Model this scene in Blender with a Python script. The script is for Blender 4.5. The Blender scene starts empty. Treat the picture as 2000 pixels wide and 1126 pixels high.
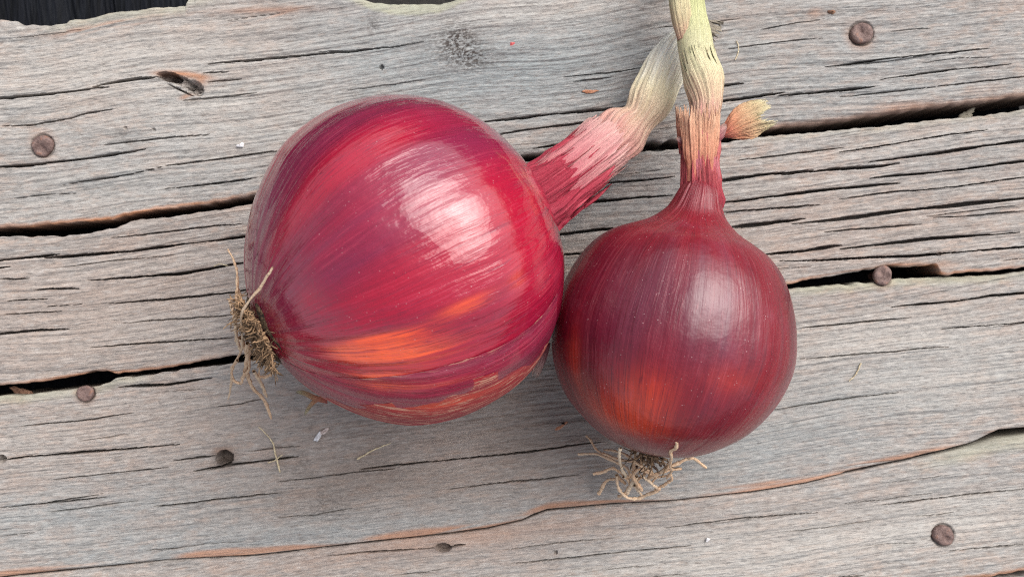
import bpy, math, random
import numpy as np
from mathutils import Vector

# ------------------------------------------------------------------ camera, sky, sun, exposure
sc = bpy.context.scene
H = 0.26                       # camera height above the table top, metres
K = 0.30 / 2000.0              # metres on the table top per table unit
cam_d = bpy.data.cameras.new("camera")
cam = bpy.data.objects.new("camera", cam_d)
sc.collection.objects.link(cam)
cam.location = (0, 0, H)
cam.rotation_euler = (0, 0, 0)
cam_d.sensor_width = 36.0
cam_d.lens = 36.0 * H / 0.30
cam_d.clip_start = 0.005
cam_d.clip_end = 100
cam_d.dof.use_dof = True
cam_d.dof.focus_distance = H - 0.045
cam_d.dof.aperture_fstop = 32.0
sc.camera = cam

SUN_EL, SUN_AZ = math.radians(49), math.radians(45)     # azimuth measured from +Y (up in the view) towards +X
world = bpy.data.worlds.new("World")
sc.world = world
world.use_nodes = True
wn, wl = world.node_tree.nodes, world.node_tree.links
bg = wn["Background"]
sky = wn.new("ShaderNodeTexSky")
sky.sky_type = 'NISHITA'
sky.sun_disc = False
sky.sun_elevation = SUN_EL
sky.sun_rotation = SUN_AZ
sky.air_density = 1.0
sky.dust_density = 4.0
sky.ozone_density = 1.0
hs = wn.new("ShaderNodeHueSaturation")
hs.inputs["Saturation"].default_value = 0.40
wl.new(sky.outputs[0], hs.inputs["Color"])
wl.new(hs.outputs[0], bg.inputs["Color"])
bg.inputs["Strength"].default_value = 0.12

sun_d = bpy.data.lights.new("sun", 'SUN')
sun = bpy.data.objects.new("sun", sun_d)
sc.collection.objects.link(sun)
sun_d.energy = 1.5
sun_d.angle = math.radians(57)
sun_d.color = (1.0, 0.965, 0.92)
sdir = Vector((math.cos(SUN_EL) * math.sin(SUN_AZ), math.cos(SUN_EL) * math.cos(SUN_AZ), math.sin(SUN_EL)))
sun.rotation_euler = sdir.to_track_quat('Z', 'Y').to_euler()
sun.location = sdir * 2

sc.view_settings.view_transform = 'Standard'
sc.view_settings.look = 'None'
sc.view_settings.exposure = 0.80
sc.view_settings.gamma = 1.0
sc.cycles.use_denoising = False
sc.cycles.filter_width = 1.1

# ------------------------------------------------------------------ helpers
rng = np.random.default_rng(7)
random.seed(7)
COL = sc.collection

def T(px, py, z=0.0):
    """table units (x right, y down, seen from above) at height z -> metres"""
    f = K * (H - z) / H
    return np.array([(px - 1000.0) * f, (563.0 - py) * f, z])

def PX(V):
    V = np.asarray(V)
    f = K * (H - V[..., 2]) / H
    return np.stack([V[..., 0] / f + 1000.0, 563.0 - V[..., 1] / f], -1)

def mk_mesh(name, V, F, mat, parent=None, attrs=None, smooth=True, origin=None):
    V = np.asarray(V, dtype=np.float64)
    if origin is not None:
        V = V - np.asarray(origin)
    me = bpy.data.meshes.new(name)
    F = np.asarray(F, dtype=np.int32)
    n, m = len(F), F.shape[1]
    me.vertices.add(len(V)); me.vertices.foreach_set("co", V.astype(np.float32).ravel())
    me.loops.add(n * m); me.loops.foreach_set("vertex_index", F.ravel())
    me.polygons.add(n)
    me.polygons.foreach_set("loop_start", np.arange(0, n * m, m, dtype=np.int32))
    me.polygons.foreach_set("loop_total", np.full(n, m, dtype=np.int32))
    me.polygons.foreach_set("use_smooth", np.full(n, smooth, dtype=bool))
    me.update(calc_edges=True)
    for k, a in (attrs or {}).items():
        a = np.asarray(a, dtype=np.float32)
        if a.shape[1] == 4:
            at = me.attributes.new(k, 'FLOAT_COLOR', 'POINT'); at.data.foreach_set("color", a.ravel())
        else:
            at = me.attributes.new(k, 'FLOAT_VECTOR', 'POINT'); at.data.foreach_set("vector", a.ravel())
    me.materials.append(mat)
    o = bpy.data.objects.new(name, me)
    COL.objects.link(o)
    if parent is not None:
        o.parent = parent
    return o

def empty(name, loc, label, cat, group=None):
    o = bpy.data.objects.new(name, None)
    COL.objects.link(o)
    o.location = loc
    o.empty_display_size = 0.01
    o["label"] = label; o["category"] = cat
    if group: o["group"] = group
    return o

def tag(o, label, cat, group=None):
    o["label"] = label; o["category"] = cat
    if group: o["group"] = group
    return o

def grid_faces(nr, nc, wrap=False):
    r = np.arange(nr - 1)[:, None]
    c = np.arange(nc if wrap else nc - 1)[None, :]
    c2 = (c + 1) % nc
    a = r * nc + c; b = r * nc + c2; d = (r + 1) * nc + c; e = (r + 1) * nc + c2
    return np.stack([a, b, e, d], -1).reshape(-1, 4)

def smoothstep(a, b, x):
    t = np.clip((x - a) / (b - a), 0, 1)
    return t * t * (3 - 2 * t)

def tex(nu, nv, su, sv, seed):
    g = np.random.default_rng(seed).standard_normal((nv, nu))
    fu = np.fft.fftfreq(nu)[None, :]; fv = np.fft.fftfreq(nv)[:, None]
    flt = np.exp(-2 * (np.pi ** 2) * ((fu * su) ** 2 + (fv * sv) ** 2))
    t = np.fft.ifft2(np.fft.fft2(g) * flt).real
    return (t / t.std()).astype(np.float32)

def samp(t, u, v):
    nv, nu = t.shape
    u0 = np.floor(u); v0 = np.floor(v)
    fu = (u - u0).astype(np.float32); fv = (v - v0).astype(np.float32)
    iu = u0.astype(np.int64) % nu; iv = v0.astype(np.int64) % nv
    iu1 = (iu + 1) % nu; iv1 = (iv + 1) % nv
    return (t[iv, iu] * (1 - fu) * (1 - fv) + t[iv, iu1] * fu * (1 - fv)
            + t[iv1, iu] * (1 - fu) * fv + t[iv1, iu1] * fu * fv)

def catmull(P, n):
    P = np.asarray(P, float)
    Q = np.vstack([2 * P[0] - P[1], P, 2 * P[-1] - P[-2]])
    seg = len(P) - 1
    out = []
    for t in np.linspace(0, seg, n):
        i = min(int(t), seg - 1); f = t - i
        p0, p1, p2, p3 = Q[i], Q[i + 1], Q[i + 2], Q[i + 3]
        out.append(0.5 * ((2 * p1) + (-p0 + p2) * f + (2 * p0 - 5 * p1 + 4 * p2 - p3) * f * f
                          + (-p0 + 3 * p1 - 3 * p2 + p3) * f ** 3))
    return np.array(out)

def frames(P, ref=(0, 0, 1)):
    Tn = np.gradient(P, axis=0)
    Tn /= np.linalg.norm(Tn, axis=1)[:, None] + 1e-12
    ref = np.array(ref, float)
    N = np.zeros_like(P)
    n0 = ref - Tn[0] * ref.dot(Tn[0]); n0 /= np.linalg.norm(n0) + 1e-12
    N[0] = n0
    for i in range(1, len(P)):
        n = N[i - 1] - Tn[i] * N[i - 1].dot(Tn[i])
        N[i] = n / (np.linalg.norm(n) + 1e-12)
    return Tn, N, np.cross(Tn, N)

# ------------------------------------------------------------------ node helpers
class NT:
    def __init__(s, name):
        s.m = bpy.data.materials.new(name); s.m.use_nodes = True
        s.n = s.m.node_tree.nodes; s.l = s.m.node_tree.links
        s.bsdf = s.n["Principled BSDF"]
    def put(s, sock, v):
        if isinstance(v, bpy.types.NodeSocket): s.l.new(v, sock)
        elif isinstance(v, (tuple, list)) and len(v) == 3 and sock.type == 'RGBA': sock.default_value = (*v, 1)
        else: sock.default_value = v
    def attr(s, name):
        a = s.n.new("ShaderNodeAttribute"); a.attribute_name = name; return a
    def math(s, op, a, b=0.0, clamp=False):
        x = s.n.new("ShaderNodeMath"); x.operation = op; x.use_clamp = clamp
        s.put(x.inputs[0], a); s.put(x.inputs[1], b); return x.outputs[0]
    def vmul(s, v, k):
        x = s.n.new("ShaderNodeVectorMath"); x.operation = 'MULTIPLY'
        s.put(x.inputs[0], v); x.inputs[1].default_value = k; return x.outputs[0]
    def vadd(s, v, w):
        x = s.n.new("ShaderNodeVectorMath"); x.operation = 'ADD'
        s.put(x.inputs[0], v); s.put(x.inputs[1], w); return x.outputs[0]
    def noise(s, v, scale=1.0, detail=4.0, rough=0.55, dist=0.0, color=False):
        x = s.n.new("ShaderNodeTexNoise"); s.put(x.inputs["Vector"], v)
        x.inputs["Scale"].default_value = scale; x.inputs["Detail"].default_value = detail
        x.inputs["Roughness"].default_value = rough; x.inputs["Distortion"].default_value = dist
        return x.outputs["Color" if color else "Fac"]
    def voro(s, v, scale, feature='F1'):
        x = s.n.new("ShaderNodeTexVoronoi"); x.feature = feature; s.put(x.inputs["Vector"], v)
        x.inputs["Scale"].default_value = scale; return x.outputs["Distance"]
    def rng(s, v, a, b, c=0.0, d=1.0):
        x = s.n.new("ShaderNodeMapRange"); x.interpolation_type = 'SMOOTHSTEP'
        s.put(x.inputs[0], v)
        for i, q in enumerate((a, b, c, d)): x.inputs[i + 1].default_value = q
        return x.outputs[0]
    def mix(s, f, a, b, mode='MIX'):
        x = s.n.new("ShaderNodeMix"); x.data_type = 'RGBA'; x.blend_type = mode
        s.put(x.inputs[0], f); s.put(x.inputs[6], a); s.put(x.inputs[7], b); return x.outputs[2]
    def ramp(s, f, stops):
        x = s.n.new("ShaderNodeValToRGB"); s.put(x.inputs[0], f)
        e = x.color_ramp.elements
        while len(e) < len(stops): e.new(0.5)
        for i, (p, c) in enumerate(stops):
            e[i].position = p; e[i].color = (*c, 1)
        return x.outputs[0]
    def sep(s, c):
        x = s.n.new("ShaderNodeSeparateXYZ"); s.put(x.inputs[0], c); return x.outputs
    def bump(s, h, dist, strength=1.0, normal=None):
        x = s.n.new("ShaderNodeBump"); x.inputs["Distance"].default_value = dist
        x.inputs["Strength"].default_value = strength; s.put(x.inputs["Height"], h)
        if normal is not None: s.put(x.inputs["Normal"], normal)
        return x.outputs[0]
    def out(s, **kw):
        for k, v in kw.items(): s.put(s.bsdf.inputs[k.replace("_", " ")], v)
        return s.m

# ------------------------------------------------------------------ materials
def wood_material():
    t = NT("weathered_wood")
    g = t.attr("grain").outputs["Vector"]
    st = t.attr("stain"); tn = t.attr("tint")
    s = t.sep(st.outputs["Color"]); sa = st.outputs["Alpha"]
    c = t.sep(tn.outputs["Color"]); ca = tn.outputs["Alpha"]
    warp = t.noise(t.vmul(g, (0.5, 2.0, 1)), 1.0, 2)
    wv = t.vadd(g, t.vmul(t.noise(t.vmul(g, (0.8, 1.6, 1)), 1.0, 3, color=True), (0, 0.06, 0)))
    vf = t.noise(t.vmul(wv, (4.5, 60, 1)), 1.0, 5, 0.72)
    fi = t.noise(t.vmul(wv, (1.9, 19, 1)), 1.0, 6, 0.68)
    fb = t.noise(t.vmul(t.vadd(wv, (7.3, 3.1, 1.0)), (5.5, 32, 1)), 1.0, 4, 0.65)
    me = t.noise(t.vmul(wv, (0.8, 8, 1)), 1.0, 5, 0.6)
    bl = t.noise(t.vmul(wv, (1.1, 2.6, 1)), 1.0, 5, 0.6)
    bl2 = t.noise(t.vmul(t.vadd(wv, (31.7, 11.3, 2.0)), (2.4, 6.5, 1)), 1.0, 4, 0.6)
    mo = t.noise(t.vmul(t.vadd(wv, (3.7, 51.3, 2.0)), (6, 16, 1)), 1.0, 4, 0.65)
    base = t.mix(t.rng(fi, .30, .70), (.250, .234, .220), (.485, .462, .438))
    base = t.mix(t.math('MULTIPLY', t.rng(bl, .46, .68), .70), base, (.385, .305, .262))
    base = t.mix(t.math('MULTIPLY', t.rng(bl2, .50, .66), .60), base, (.47, .365, .305))
    base = t.mix(t.math('MULTIPLY', t.rng(bl2, .46, .28), .50), base, (.275, .30, .312))
    base = t.mix(t.math('MULTIPLY', t.rng(mo, .56, .72), .45), base, (.50, .495, .48))
    base = t.mix(t.math('MULTIPLY', c[0], .85), base, t.mix(fi, (.20, .245, .265), (.37, .425, .445)))
    base = t.mix(t.math('MULTIPLY', c[1], .72), base, t.mix(fi, (.285, .222, .190), (.49, .395, .34)))
    base = t.mix(t.math('MULTIPLY', c[2], .70), base, t.mix(fi, (.42, .41, .385), (.60, .585, .55)))
    # thin weather-dark fibres
    lines = t.math('MULTIPLY', t.rng(vf, .50, .32), .50)
    base = t.mix(t.math('MULTIPLY', t.rng(fb, .47, .33), .62), base, (.15, .142, .138))
    base = t.mix(t.math('MULTIPLY', t.rng(fb, .54, .68), .50), base, (.56, .55, .53))
    base = t.mix(lines, base, (.165, .155, .15))
    med = t.math('MULTIPLY', t.rng(me, .42, .26), .40)
    base = t.mix(med, base, (.17, .165, .165))
    lite = t.math('MULTIPLY', t.rng(vf, .58, .72), .4)
    base = t.mix(lite, base, (.56, .545, .52))
    # brown mottles
    base = t.mix(t.math('MULTIPLY', t.rng(mo, .42, .30), .35), base, (.24, .18, .145))
    base = t.mix(1.0, base, (.87, .845, .825), 'MULTIPLY')
    # stains: torn orange edges, algae, dirt, damp brown with painted onion shade
    base = t.mix(t.math('MULTIPLY', s[0], t.rng(fi, .2, .6, .65, 1.0)), base, t.mix(me, (.25, .10, .05), (.52, .25, .13)))
    base = t.mix(t.math('MULTIPLY', s[1], t.rng(fi, .2, .6, .35, .75)), base, t.mix(fi, (.25, .25, .165), (.45, .45, .33)))
    sp = t.noise(t.vmul(g, (14, 22, 1)), 1.0, 4, 0.7)
    base = t.mix(t.math('MULTIPLY', s[2], t.rng(sp, .42, .58)), base, (.055, .045, .04))
    base = t.mix(t.math('MULTIPLY', sa, .85), base, t.mix(fi, (.055, .043, .036), (.17, .13, .11)))
    base = t.mix(t.math('MULTIPLY', ca, .9), base, (.02, .017, .015))
    h = t.math('ADD', t.math('ADD', t.math('MULTIPLY', vf, .5), t.math('MULTIPLY', fb, .7)), t.math('MULTIPLY', fi, .9))
    nrm = t.bump(h, .00032, .9)
    return t.out(Base_Color=base, Roughness=.82, Normal=nrm, Specular_IOR_Level=.25)

def dark_wood_material():
    t = NT("dark_painted_wood")
    g = t.n.new("ShaderNodeTexCoord").outputs["Object"]
    f = t.noise(t.vmul(g, (900, 40, 100)), 1.0, 5, .6)
    b = t.noise(t.vmul(g, (160, 60, 100)), 1.0, 3, .6)
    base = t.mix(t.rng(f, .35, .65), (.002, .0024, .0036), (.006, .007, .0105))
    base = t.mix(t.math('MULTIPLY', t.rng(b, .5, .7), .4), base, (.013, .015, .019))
    return t.out(Base_Color=base, Roughness=.7, Normal=t.bump(f, .0006, .7), Specular_IOR_Level=.12)

def soil_material():
    t = NT("dark_soil")
    g = t.n.new("ShaderNodeTexCoord").outputs["Object"]
    f = t.noise(g, 120, 6, .65)
    return t.out(Base_Color=t.mix(f, (.010, .009, .008), (.035, .030, .026)), Roughness=.95, Normal=t.bump(f, .004, 1))

def rust_material():
    t = NT("rusty_iron")
    g = t.n.new("ShaderNodeTexCoord").outputs["Object"]
    a = t.noise(g, 420, 5, .6); b = t.noise(g, 1300, 4, .65)
    base = t.mix(t.rng(a, .35, .65), (.115, .070, .060), (.205, .138, .122))
    base = t.mix(t.math('MULTIPLY', t.rng(b, .55, .7), .6), base, (.26, .19, .175))
    base = t.mix(t.math('MULTIPLY', t.rng(b, .42, .3), .6), base, (.06, .035, .03))
    base = t.mix(t.math('MULTIPLY', t.rng(a, .54, .66), .6), base, (.24, .105, .06))
    hh = t.math('ADD', a, t.math('MULTIPLY', b, .4))
    return t.out(Base_Color=base, Roughness=.62, Metallic=.15, Normal=t.bump(hh, .0006, 1), Specular_IOR_Level=.4)

def skin_material(name, red, deep, plum, orange, pale, rough, coat, sheen=0.0, dust=0.0, fb=.00025, glow_min=.25):
    t = NT(name)
    g = t.attr("mer").outputs["Vector"]
    mk = t.attr("masks"); s = t.sep(mk.outputs["Color"]); sa = mk.outputs["Alpha"]
    oc = t.n.new("ShaderNodeTexCoord").outputs["Object"]
    gw = t.vadd(g, t.vmul(t.noise(oc, 45, 3, color=True), (.05, .05, .0)))
    band = t.noise(t.vmul(gw, (2.2, 2.2, .35)), 1.0, 4, .55)
    strk = t.noise(t.vmul(gw, (8, 8, .45)), 1.0, 4, .5)
    fine = t.noise(t.vmul(gw, (36, 36, .8)), 1.0, 4, .55)
    vein = t.noise(t.vmul(gw, (85, 85, .9)), 1.0, 3, .6)
    cell = t.noise(oc, 900, 3, .6)
    lump = t.noise(oc, 110, 4, .55)
    base = t.mix(t.rng(band, .38, .64), red, deep)
    base = t.mix(t.math('MULTIPLY', t.rng(strk, .46, .72), .50), base, plum)
    base = t.mix(t.math('MULTIPLY', t.rng(strk, .44, .30), .55), base, red)
    base = t.mix(t.math('MULTIPLY', s[1], t.rng(strk, .25, .7, .75, 1.0)), base, plum)
    base = t.mix(t.math('MULTIPLY', sa, .9), base, red)
    glow_mix = t.math('MULTIPLY', t.math('POWER', s[0], 1.5), t.rng(t.math('ADD', t.math('MULTIPLY', fine, .6), t.math('MULTIPLY', strk, .5)), .43, .65, glow_min, 1.15), clamp=True)
    base = t.mix(glow_mix, base, orange)  # orange mask, mainly light glowing through the skin, painted as colour
    base = t.mix(t.math('MULTIPLY', t.rng(vein, .53, .68), .24), base, deep)
    base = t.mix(t.math('MULTIPLY', t.rng(fine, .55, .74), .20), base, pale)
    base = t.mix(t.math('MULTIPLY', t.rng(fine, .46, .30), .22), base, deep)
    l1 = t.noise(t.vmul(gw, (24, 24, .30)), 1.0, 2, .5); l2 = t.noise(t.vadd(t.vmul(gw, (34, 34, .42)), (5, 9, 2)), 1.0, 2, .5)
    ln1 = t.rng(t.math('ABSOLUTE', t.math('SUBTRACT', l1, .5)), .022, .004)
    ln2 = t.rng(t.math('ABSOLUTE', t.math('SUBTRACT', l2, .52)), .020, .004)
    brk = t.rng(lump, .40, .60)
    base = t.mix(t.math('MULTIPLY', t.math('MULTIPLY', ln1, brk), .65), base, deep)
    base = t.mix(t.math('MULTIPLY', t.math('MULTIPLY', ln2, t.math('SUBTRACT', 1.0, brk)), .32), base, pale)
    # papery dry flecks
    fl = t.noise(t.vmul(gw, (46, 46, 6.0)), 1.0, 6, .72, .5)
    base = t.mix(t.math('MULTIPLY', s[2], t.rng(fl, .52, .60)), base, (.62, .33, .22))
    # tiny dust specks
    du = t.voro(oc, 900)
    dm = t.noise(oc, 260, 4, .65)
    spk = t.math('MULTIPLY', t.rng(du, .17, .08), t.rng(dm, .50, .62))
    base = t.mix(t.math('MULTIPLY', spk, dust), base, (.62, .45, .45))
    # lilac sky sheen painted into the colour in random patches
    bl = t.noise(t.vadd(oc, (.3, .1, .2)), 60, 5, .68)
    base = t.mix(t.math('MULTIPLY', t.rng(bl, .52, .70), sheen), base, (.27, .15, .23))
    h = t.math('ADD', t.math('MULTIPLY', fine, .35), t.math('ADD', t.math('MULTIPLY', cell, .07), t.math('MULTIPLY', strk, .6)))
    h = t.math('SUBTRACT', h, t.math('MULTIPLY', t.math('ADD', ln1, ln2), .12))
    wav = t.noise(t.vmul(gw, (9, 9, .9)), 1.0, 4, .55, .2)
    n1 = t.bump(h, fb, .8)
    n2 = t.bump(wav, .0012 if coat > .3 else .0005, .85, t.bump(lump, .0007, .8, n1))
    rg = t.math('ADD', rough - .04, t.math('MULTIPLY', bl, .16))
    rg = t.math('ADD', rg, t.math('MULTIPLY', s[2], .25))
    return t.out(Base_Color=base, Roughness=rg, Normal=n2, IOR=1.5, Coat_Weight=coat, Coat_Roughness=.04, Coat_IOR=1.5,
                 Subsurface_Weight=.0)

def stalk_material(name, stops, streak_dark, streak_lite):
    t = NT(name)
    g = t.attr("mer").outputs["Vector"]
    oc = t.n.new("ShaderNodeTexCoord").outputs["Object"]
    z = t.sep(g)[2]
    lo = t.noise(t.vmul(g, (3, 3, 4)), 1.0, 4, .6)
    fi = t.noise(t.vmul(g, (22, 22, 3)), 1.0, 6, .66)
    vf = t.noise(t.vmul(g, (48, 48, 3)), 1.0, 4, .6)
    zz = t.math('ADD', z, t.math('MULTIPLY', t.math('SUBTRACT', lo, .5), .28))
    zz = t.math('ADD', zz, t.math('MULTIPLY', t.math('SUBTRACT', fi, .5), .16))
    base = t.ramp(zz, stops)
    base = t.mix(t.math('MULTIPLY', t.rng(fi, .52, .68), .42), base, streak_dark)
    base = t.mix(t.math('MULTIPLY', t.rng(vf, .54, .70), .45), base, streak_lite)
    base = t.mix(t.math('MULTIPLY', t.rng(vf, .44, .32), .30), base, streak_dark)
    h = t.math('ADD', t.math('MULTIPLY', fi, 1.0), t.math('MULTIPLY', vf, .6))
    n = t.bump(h, .00055, .9)
    n = t.bump(t.noise(oc, 260, 3, .5), .0006, .7, n)
    return t.out(Base_Color=base, Roughness=.6, Normal=n, Specular_IOR_Level=.35)

def plain_material(name, a, b, scale=900, rough=.75, bump=.0003):
    t = NT(name)
    oc = t.n.new("ShaderNodeTexCoord").outputs["Object"]
    f = t.noise(oc, scale, 5, .65)
    base = t.mix(t.rng(f, .35, .65), a, b)
    return t.out(Base_Color=base, Roughness=rough, Normal=t.bump(f, bump, 1), Specular_IOR_Level=.3)

def root_material():
    t = NT("dry_root")
    g = t.attr("mer").outputs["Vector"]
    oi = t.n.new("ShaderNodeObjectInfo").outputs["Random"]
    f = t.noise(t.vmul(g, (3, 3, 9)), 1.0, 5, .6)
    oc = t.n.new("ShaderNodeTexCoord").outputs["Object"]
    f2 = t.noise(oc, 1500, 4, .65)
    base = t.mix(t.rng(f, .32, .66), (.52, .30, .17), (.82, .62, .43))
    base = t.mix(t.math('MULTIPLY', t.rng(f2, .55, .72), .6), base, (.20, .10, .06))
    base = t.mix(t.math('MULTIPLY', t.rng(oi, .55, 1.0), .6), base, (.68, .58, .44))
    base = t.mix(t.math('MULTIPLY', t.rng(oi, .35, 0.0), .4), base, (.34, .19, .11))
    return t.out(Base_Color=base, Roughness=.75, Normal=t.bump(f2, .0003, 1), Specular_IOR_Level=.25)

M_wood = wood_material()
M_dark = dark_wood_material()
M_soil = soil_material()
M_rust = rust_material()
M_big = skin_material("glossy_red_skin", (.335, .003, .024), (.18, .004, .026), (.165, .011, .046), (.82, .10, .024), (.42, .035, .075), .07, .7, sheen=.04, dust=.25, fb=.00008, glow_min=.28)
M_small = skin_material("satin_maroon_skin", (.190, .004, .014), (.078, .003, .011), (.100, .011, .028), (.52, .040, .012), (.32, .06, .08), .29, .20, sheen=.08, dust=.4, fb=.00010, glow_min=.70)
M_strip = skin_material("plum_inner_skin", (.30, .010, .038), (.19, .010, .038), (.17, .020, .052), (.85, .13, .03), (.50, .14, .16), .30, .4, sheen=.1, dust=.4)
M_papery = skin_material("papery_red_skin", (.38, .014, .018), (.28, .014, .025), (.24, .025, .045), (.66, .08, .03), (.62, .25, .16), .45, .1, sheen=.05, dust=.3)
M_root = root_material()
M_tuft = plain_material("matted_root", (.05, .03, .018), (.40, .25, .14), 500)
M_plate = plain_material("root_plate", (.02, .014, .010), (.16, .10, .055), 900, bump=.001)

# ------------------------------------------------------------------ the plank table
TABLE_ROOT = empty("plank_table", (0, 0, -0.03), "weathered grey plank table top with rusty nails under the onions", "table")
TORG = np.array([0, 0, -0.03])

U = lambda s: np.array(s, float).reshape(-1, 2)
P1_up = U([-60,52, 0,36, 20,39, 45,46, 95,46, 128,41, 131,37, 185,31, 205,24, 260,18, 320,12, 361,8, 366,-6, 420,-10, 560,-14, 690,-8, 730,0, 775,4, 860,3, 905,-8, 940,-20, 1100,-34, 1500,-60, 2060,-110])
P1_lo = U([-60,450, 0,445, 60,442, 100,438, 150,434, 220,428, 240,422, 260,418, 300,411, 355,406, 430,393, 500,380, 640,358, 800,334, 1010,305, 1050,300, 1100,292, 1160,287, 1270,274, 1325,272, 1410,266, 1480,254, 1602,240, 1750,220, 1850,208, 1900,203, 2000,189, 2060,181])
P2_up = U([-60,468, 0,463, 100,460, 165,456, 220,447, 262,430, 355,421, 430,409, 500,397, 640,376, 800,350, 1010,316, 1050,313, 1160,303, 1270,293, 1325,290, 1410,279, 1480,269, 1602,258, 1750,243, 1850,232, 1900,227, 2000,213, 2060,206])
P2_lo = U([-60,760, 0,752, 55,747, 100,741, 150,733, 180,726, 205,724, 230,729, 275,724, 320,718, 400,703, 460,692, 640,668, 800,646, 950,628, 1100,604, 1300,584, 1480,564, 1540,555, 1570,547, 1620,541, 1660,533, 1700,526, 1730,518, 1780,522, 1822,517, 1830,520, 1838,536, 1850,538, 1900,532, 1950,527, 2000,521, 2060,514])
P3_up = U([-60,782, 0,775, 60,770, 100,765, 150,760, 180,757, 215,745, 230,737, 270,735, 320,726, 400,716, 460,710, 640,686, 800,662, 950,640, 1100,618, 1300,594, 1480,570, 1540,563, 1620,555, 1700,552, 1760,544, 1830,540, 1900,538, 1950,535, 2000,529, 2060,522])
P3_lo = U([-60,1134, 23,1123, 132,1112, 242,1101, 322,1092, 500,1083, 600,1071, 722,1057, 859,1043, 950,1031, 1020,1014, 1041,1003, 1069,993, 1195,982, 1300,977, 1380,969, 1466,959, 1572,942, 1640,926, 1652,921, 1700,910, 1765,897, 1800,887, 1850,875, 1898,863, 1951,838, 2000,834, 2060,828])
P4_up = U([-60,1138, 23,1126, 132,1115, 242,1104, 322,1095, 500,1086, 600,1074, 722,1060, 859,1046, 950,1034, 1020,1017, 1069,997, 1195,985, 1300,980, 1466,962, 1572,945, 1652,925, 1765,901, 1800,893, 1850,882, 1898,872, 1951,856, 2000,850, 2060,844])
P4_lo = U([-60,1372, 0,1364, 600,1292, 1200,1216, 1700,1150, 1940,1125, 2000,1117, 2060,1110])
P5_up = U([-60,1378, 0,1370, 600,1298, 1200,1222, 1700,1156, 1940,1131, 2000,1124, 2060,1118])
P5_lo = U([-60,1680, 0,1672, 1000,1560, 2060,1430])

SL = -0.117
def edge(E, x):
    y = np.interp(x, E[:, 0], E[:, 1])
    y = np.where(x < E[0, 0], E[0, 1] + SL * (x - E[0, 0]), y)
    return np.where(x > E[-1, 0], E[-1, 1] + SL * (x - E[-1, 0]), y)

# cracks: [width, x,y, x,y, ...]
C1 = [[3.0, -40,197, 0,192, 100,182, 160,176, 213,171], [3.4, 180,169, 203,163, 249,156, 280,152, 312,150], [2.0, 398,126, 462,119, 569,110, 698,98, 760,90],
      [3.8, -40,331, 0,326, 64,322, 107,316, 178,307, 249,298, 284,293], [1.7, 124,362, 249,343, 320,327, 444,307, 560,292],
      [1.6, 0,245, 60,243, 107,236, 142,229, 171,220, 227,210], [1.7, 320,370, 426,357, 530,342],
      [3.0, 905,241, 991,233, 1062,226, 1133,219, 1215,210, 1250,206], [1.8, 940,267, 1026,253, 1100,246, 1200,236],
      [3.0, 1040,290, 1090,283, 1170,275], [3.0, 1380,201, 1407,197, 1478,188, 1533,181], [3.0, 1518,189, 1602,180, 1709,169],
      [2.2, 1610,131, 1726,115, 1833,103, 1930,93], [2.2, 1716,154, 1797,142, 1904,131, 1975,124], [2.0, 1395,168, 1453,162],
      [1.4, 1640,190, 1760,176, 1900,160, 2040,146], [1.4, 200,282, 330,268, 420,262], [1.4, 395,144, 430,142, 445,141], [1.5, 405,160, 470,153],
      [1.3, 350,196, 420,190, 500,180], [1.3, 1420,96, 1500,86, 1600,77], [1.3, 1100,150, 1200,140, 1290,128], [1.3, 620,100, 760,92, 830,80]]
C2 = [[2.6, -30,512, 0,508, 53,503, 117,497], [3.6, 85,505, 160,499, 231,492, 249,489], [4.0, 225,495, 320,483, 391,474, 473,463, 560,452],
      [3.0, 171,547, 267,540, 355,533, 426,522, 473,514, 540,506], [2.0, -30,526, 0,523, 21,521], [1.6, 0,546, 57,543], [1.9, 64,565, 100,563, 156,563],
      [1.9, 14,586, 92,583], [1.6, 89,598, 160,593], [2.0, 213,593, 320,584, 455,570, 520,562], [2.3, -30,656, 4,653, 71,647, 135,643],
      [1.7, 178,678, 320,669, 459,659], [1.6, 220,465, 320,453, 473,437], [1.4, 0,615, 120,608], [1.3, 240,630, 380,620, 470,612],
      [3.8, 1100,398, 1131,394, 1245,386, 1314,382], [2.0, 1100,366, 1176,359, 1260,352, 1320,344], [3.0, 1060,460, 1087,457, 1164,448, 1220,444], [3.0, 1080,499, 1127,495, 1160,492],
      [3.8, 1380,355, 1407,352, 1478,343, 1556,336, 1590,332], [3.8, 1527,343, 1620,330, 1726,322, 1760,316], [4.6, 1698,316, 1797,302, 1904,286, 2000,274, 2060,266],
      [4.0, 1390,396, 1489,386, 1578,375, 1649,366, 1723,358, 1760,357], [4.2, 1700,349, 1833,334, 1904,327, 2000,316, 2060,310],
      [4.2, 1420,444, 1507,435, 1575,427], [4.8, 1548,437, 1649,425, 1755,412, 1862,402, 2000,387, 2060,380], [2.0, 1411,417, 1507,408, 1600,399],
      [4.0, 1490,495, 1578,489, 1644,480], [3.8, 1640,485, 1755,474, 1862,464, 1990,453], [3.0, 1521,510, 1649,506, 1773,501, 1844,494, 2000,481, 2060,474],
      [2.0, 1640,297, 1720,284, 1800,272, 1930,254], [1.8, 1640,388, 1760,374, 1900,360, 2030,344], [1.6, 1440,312, 1540,300, 1650,288],
      [1.7, 1610,455, 1720,444, 1800,437], [1.5, 1820,425, 1900,420, 2000,411]]
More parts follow.
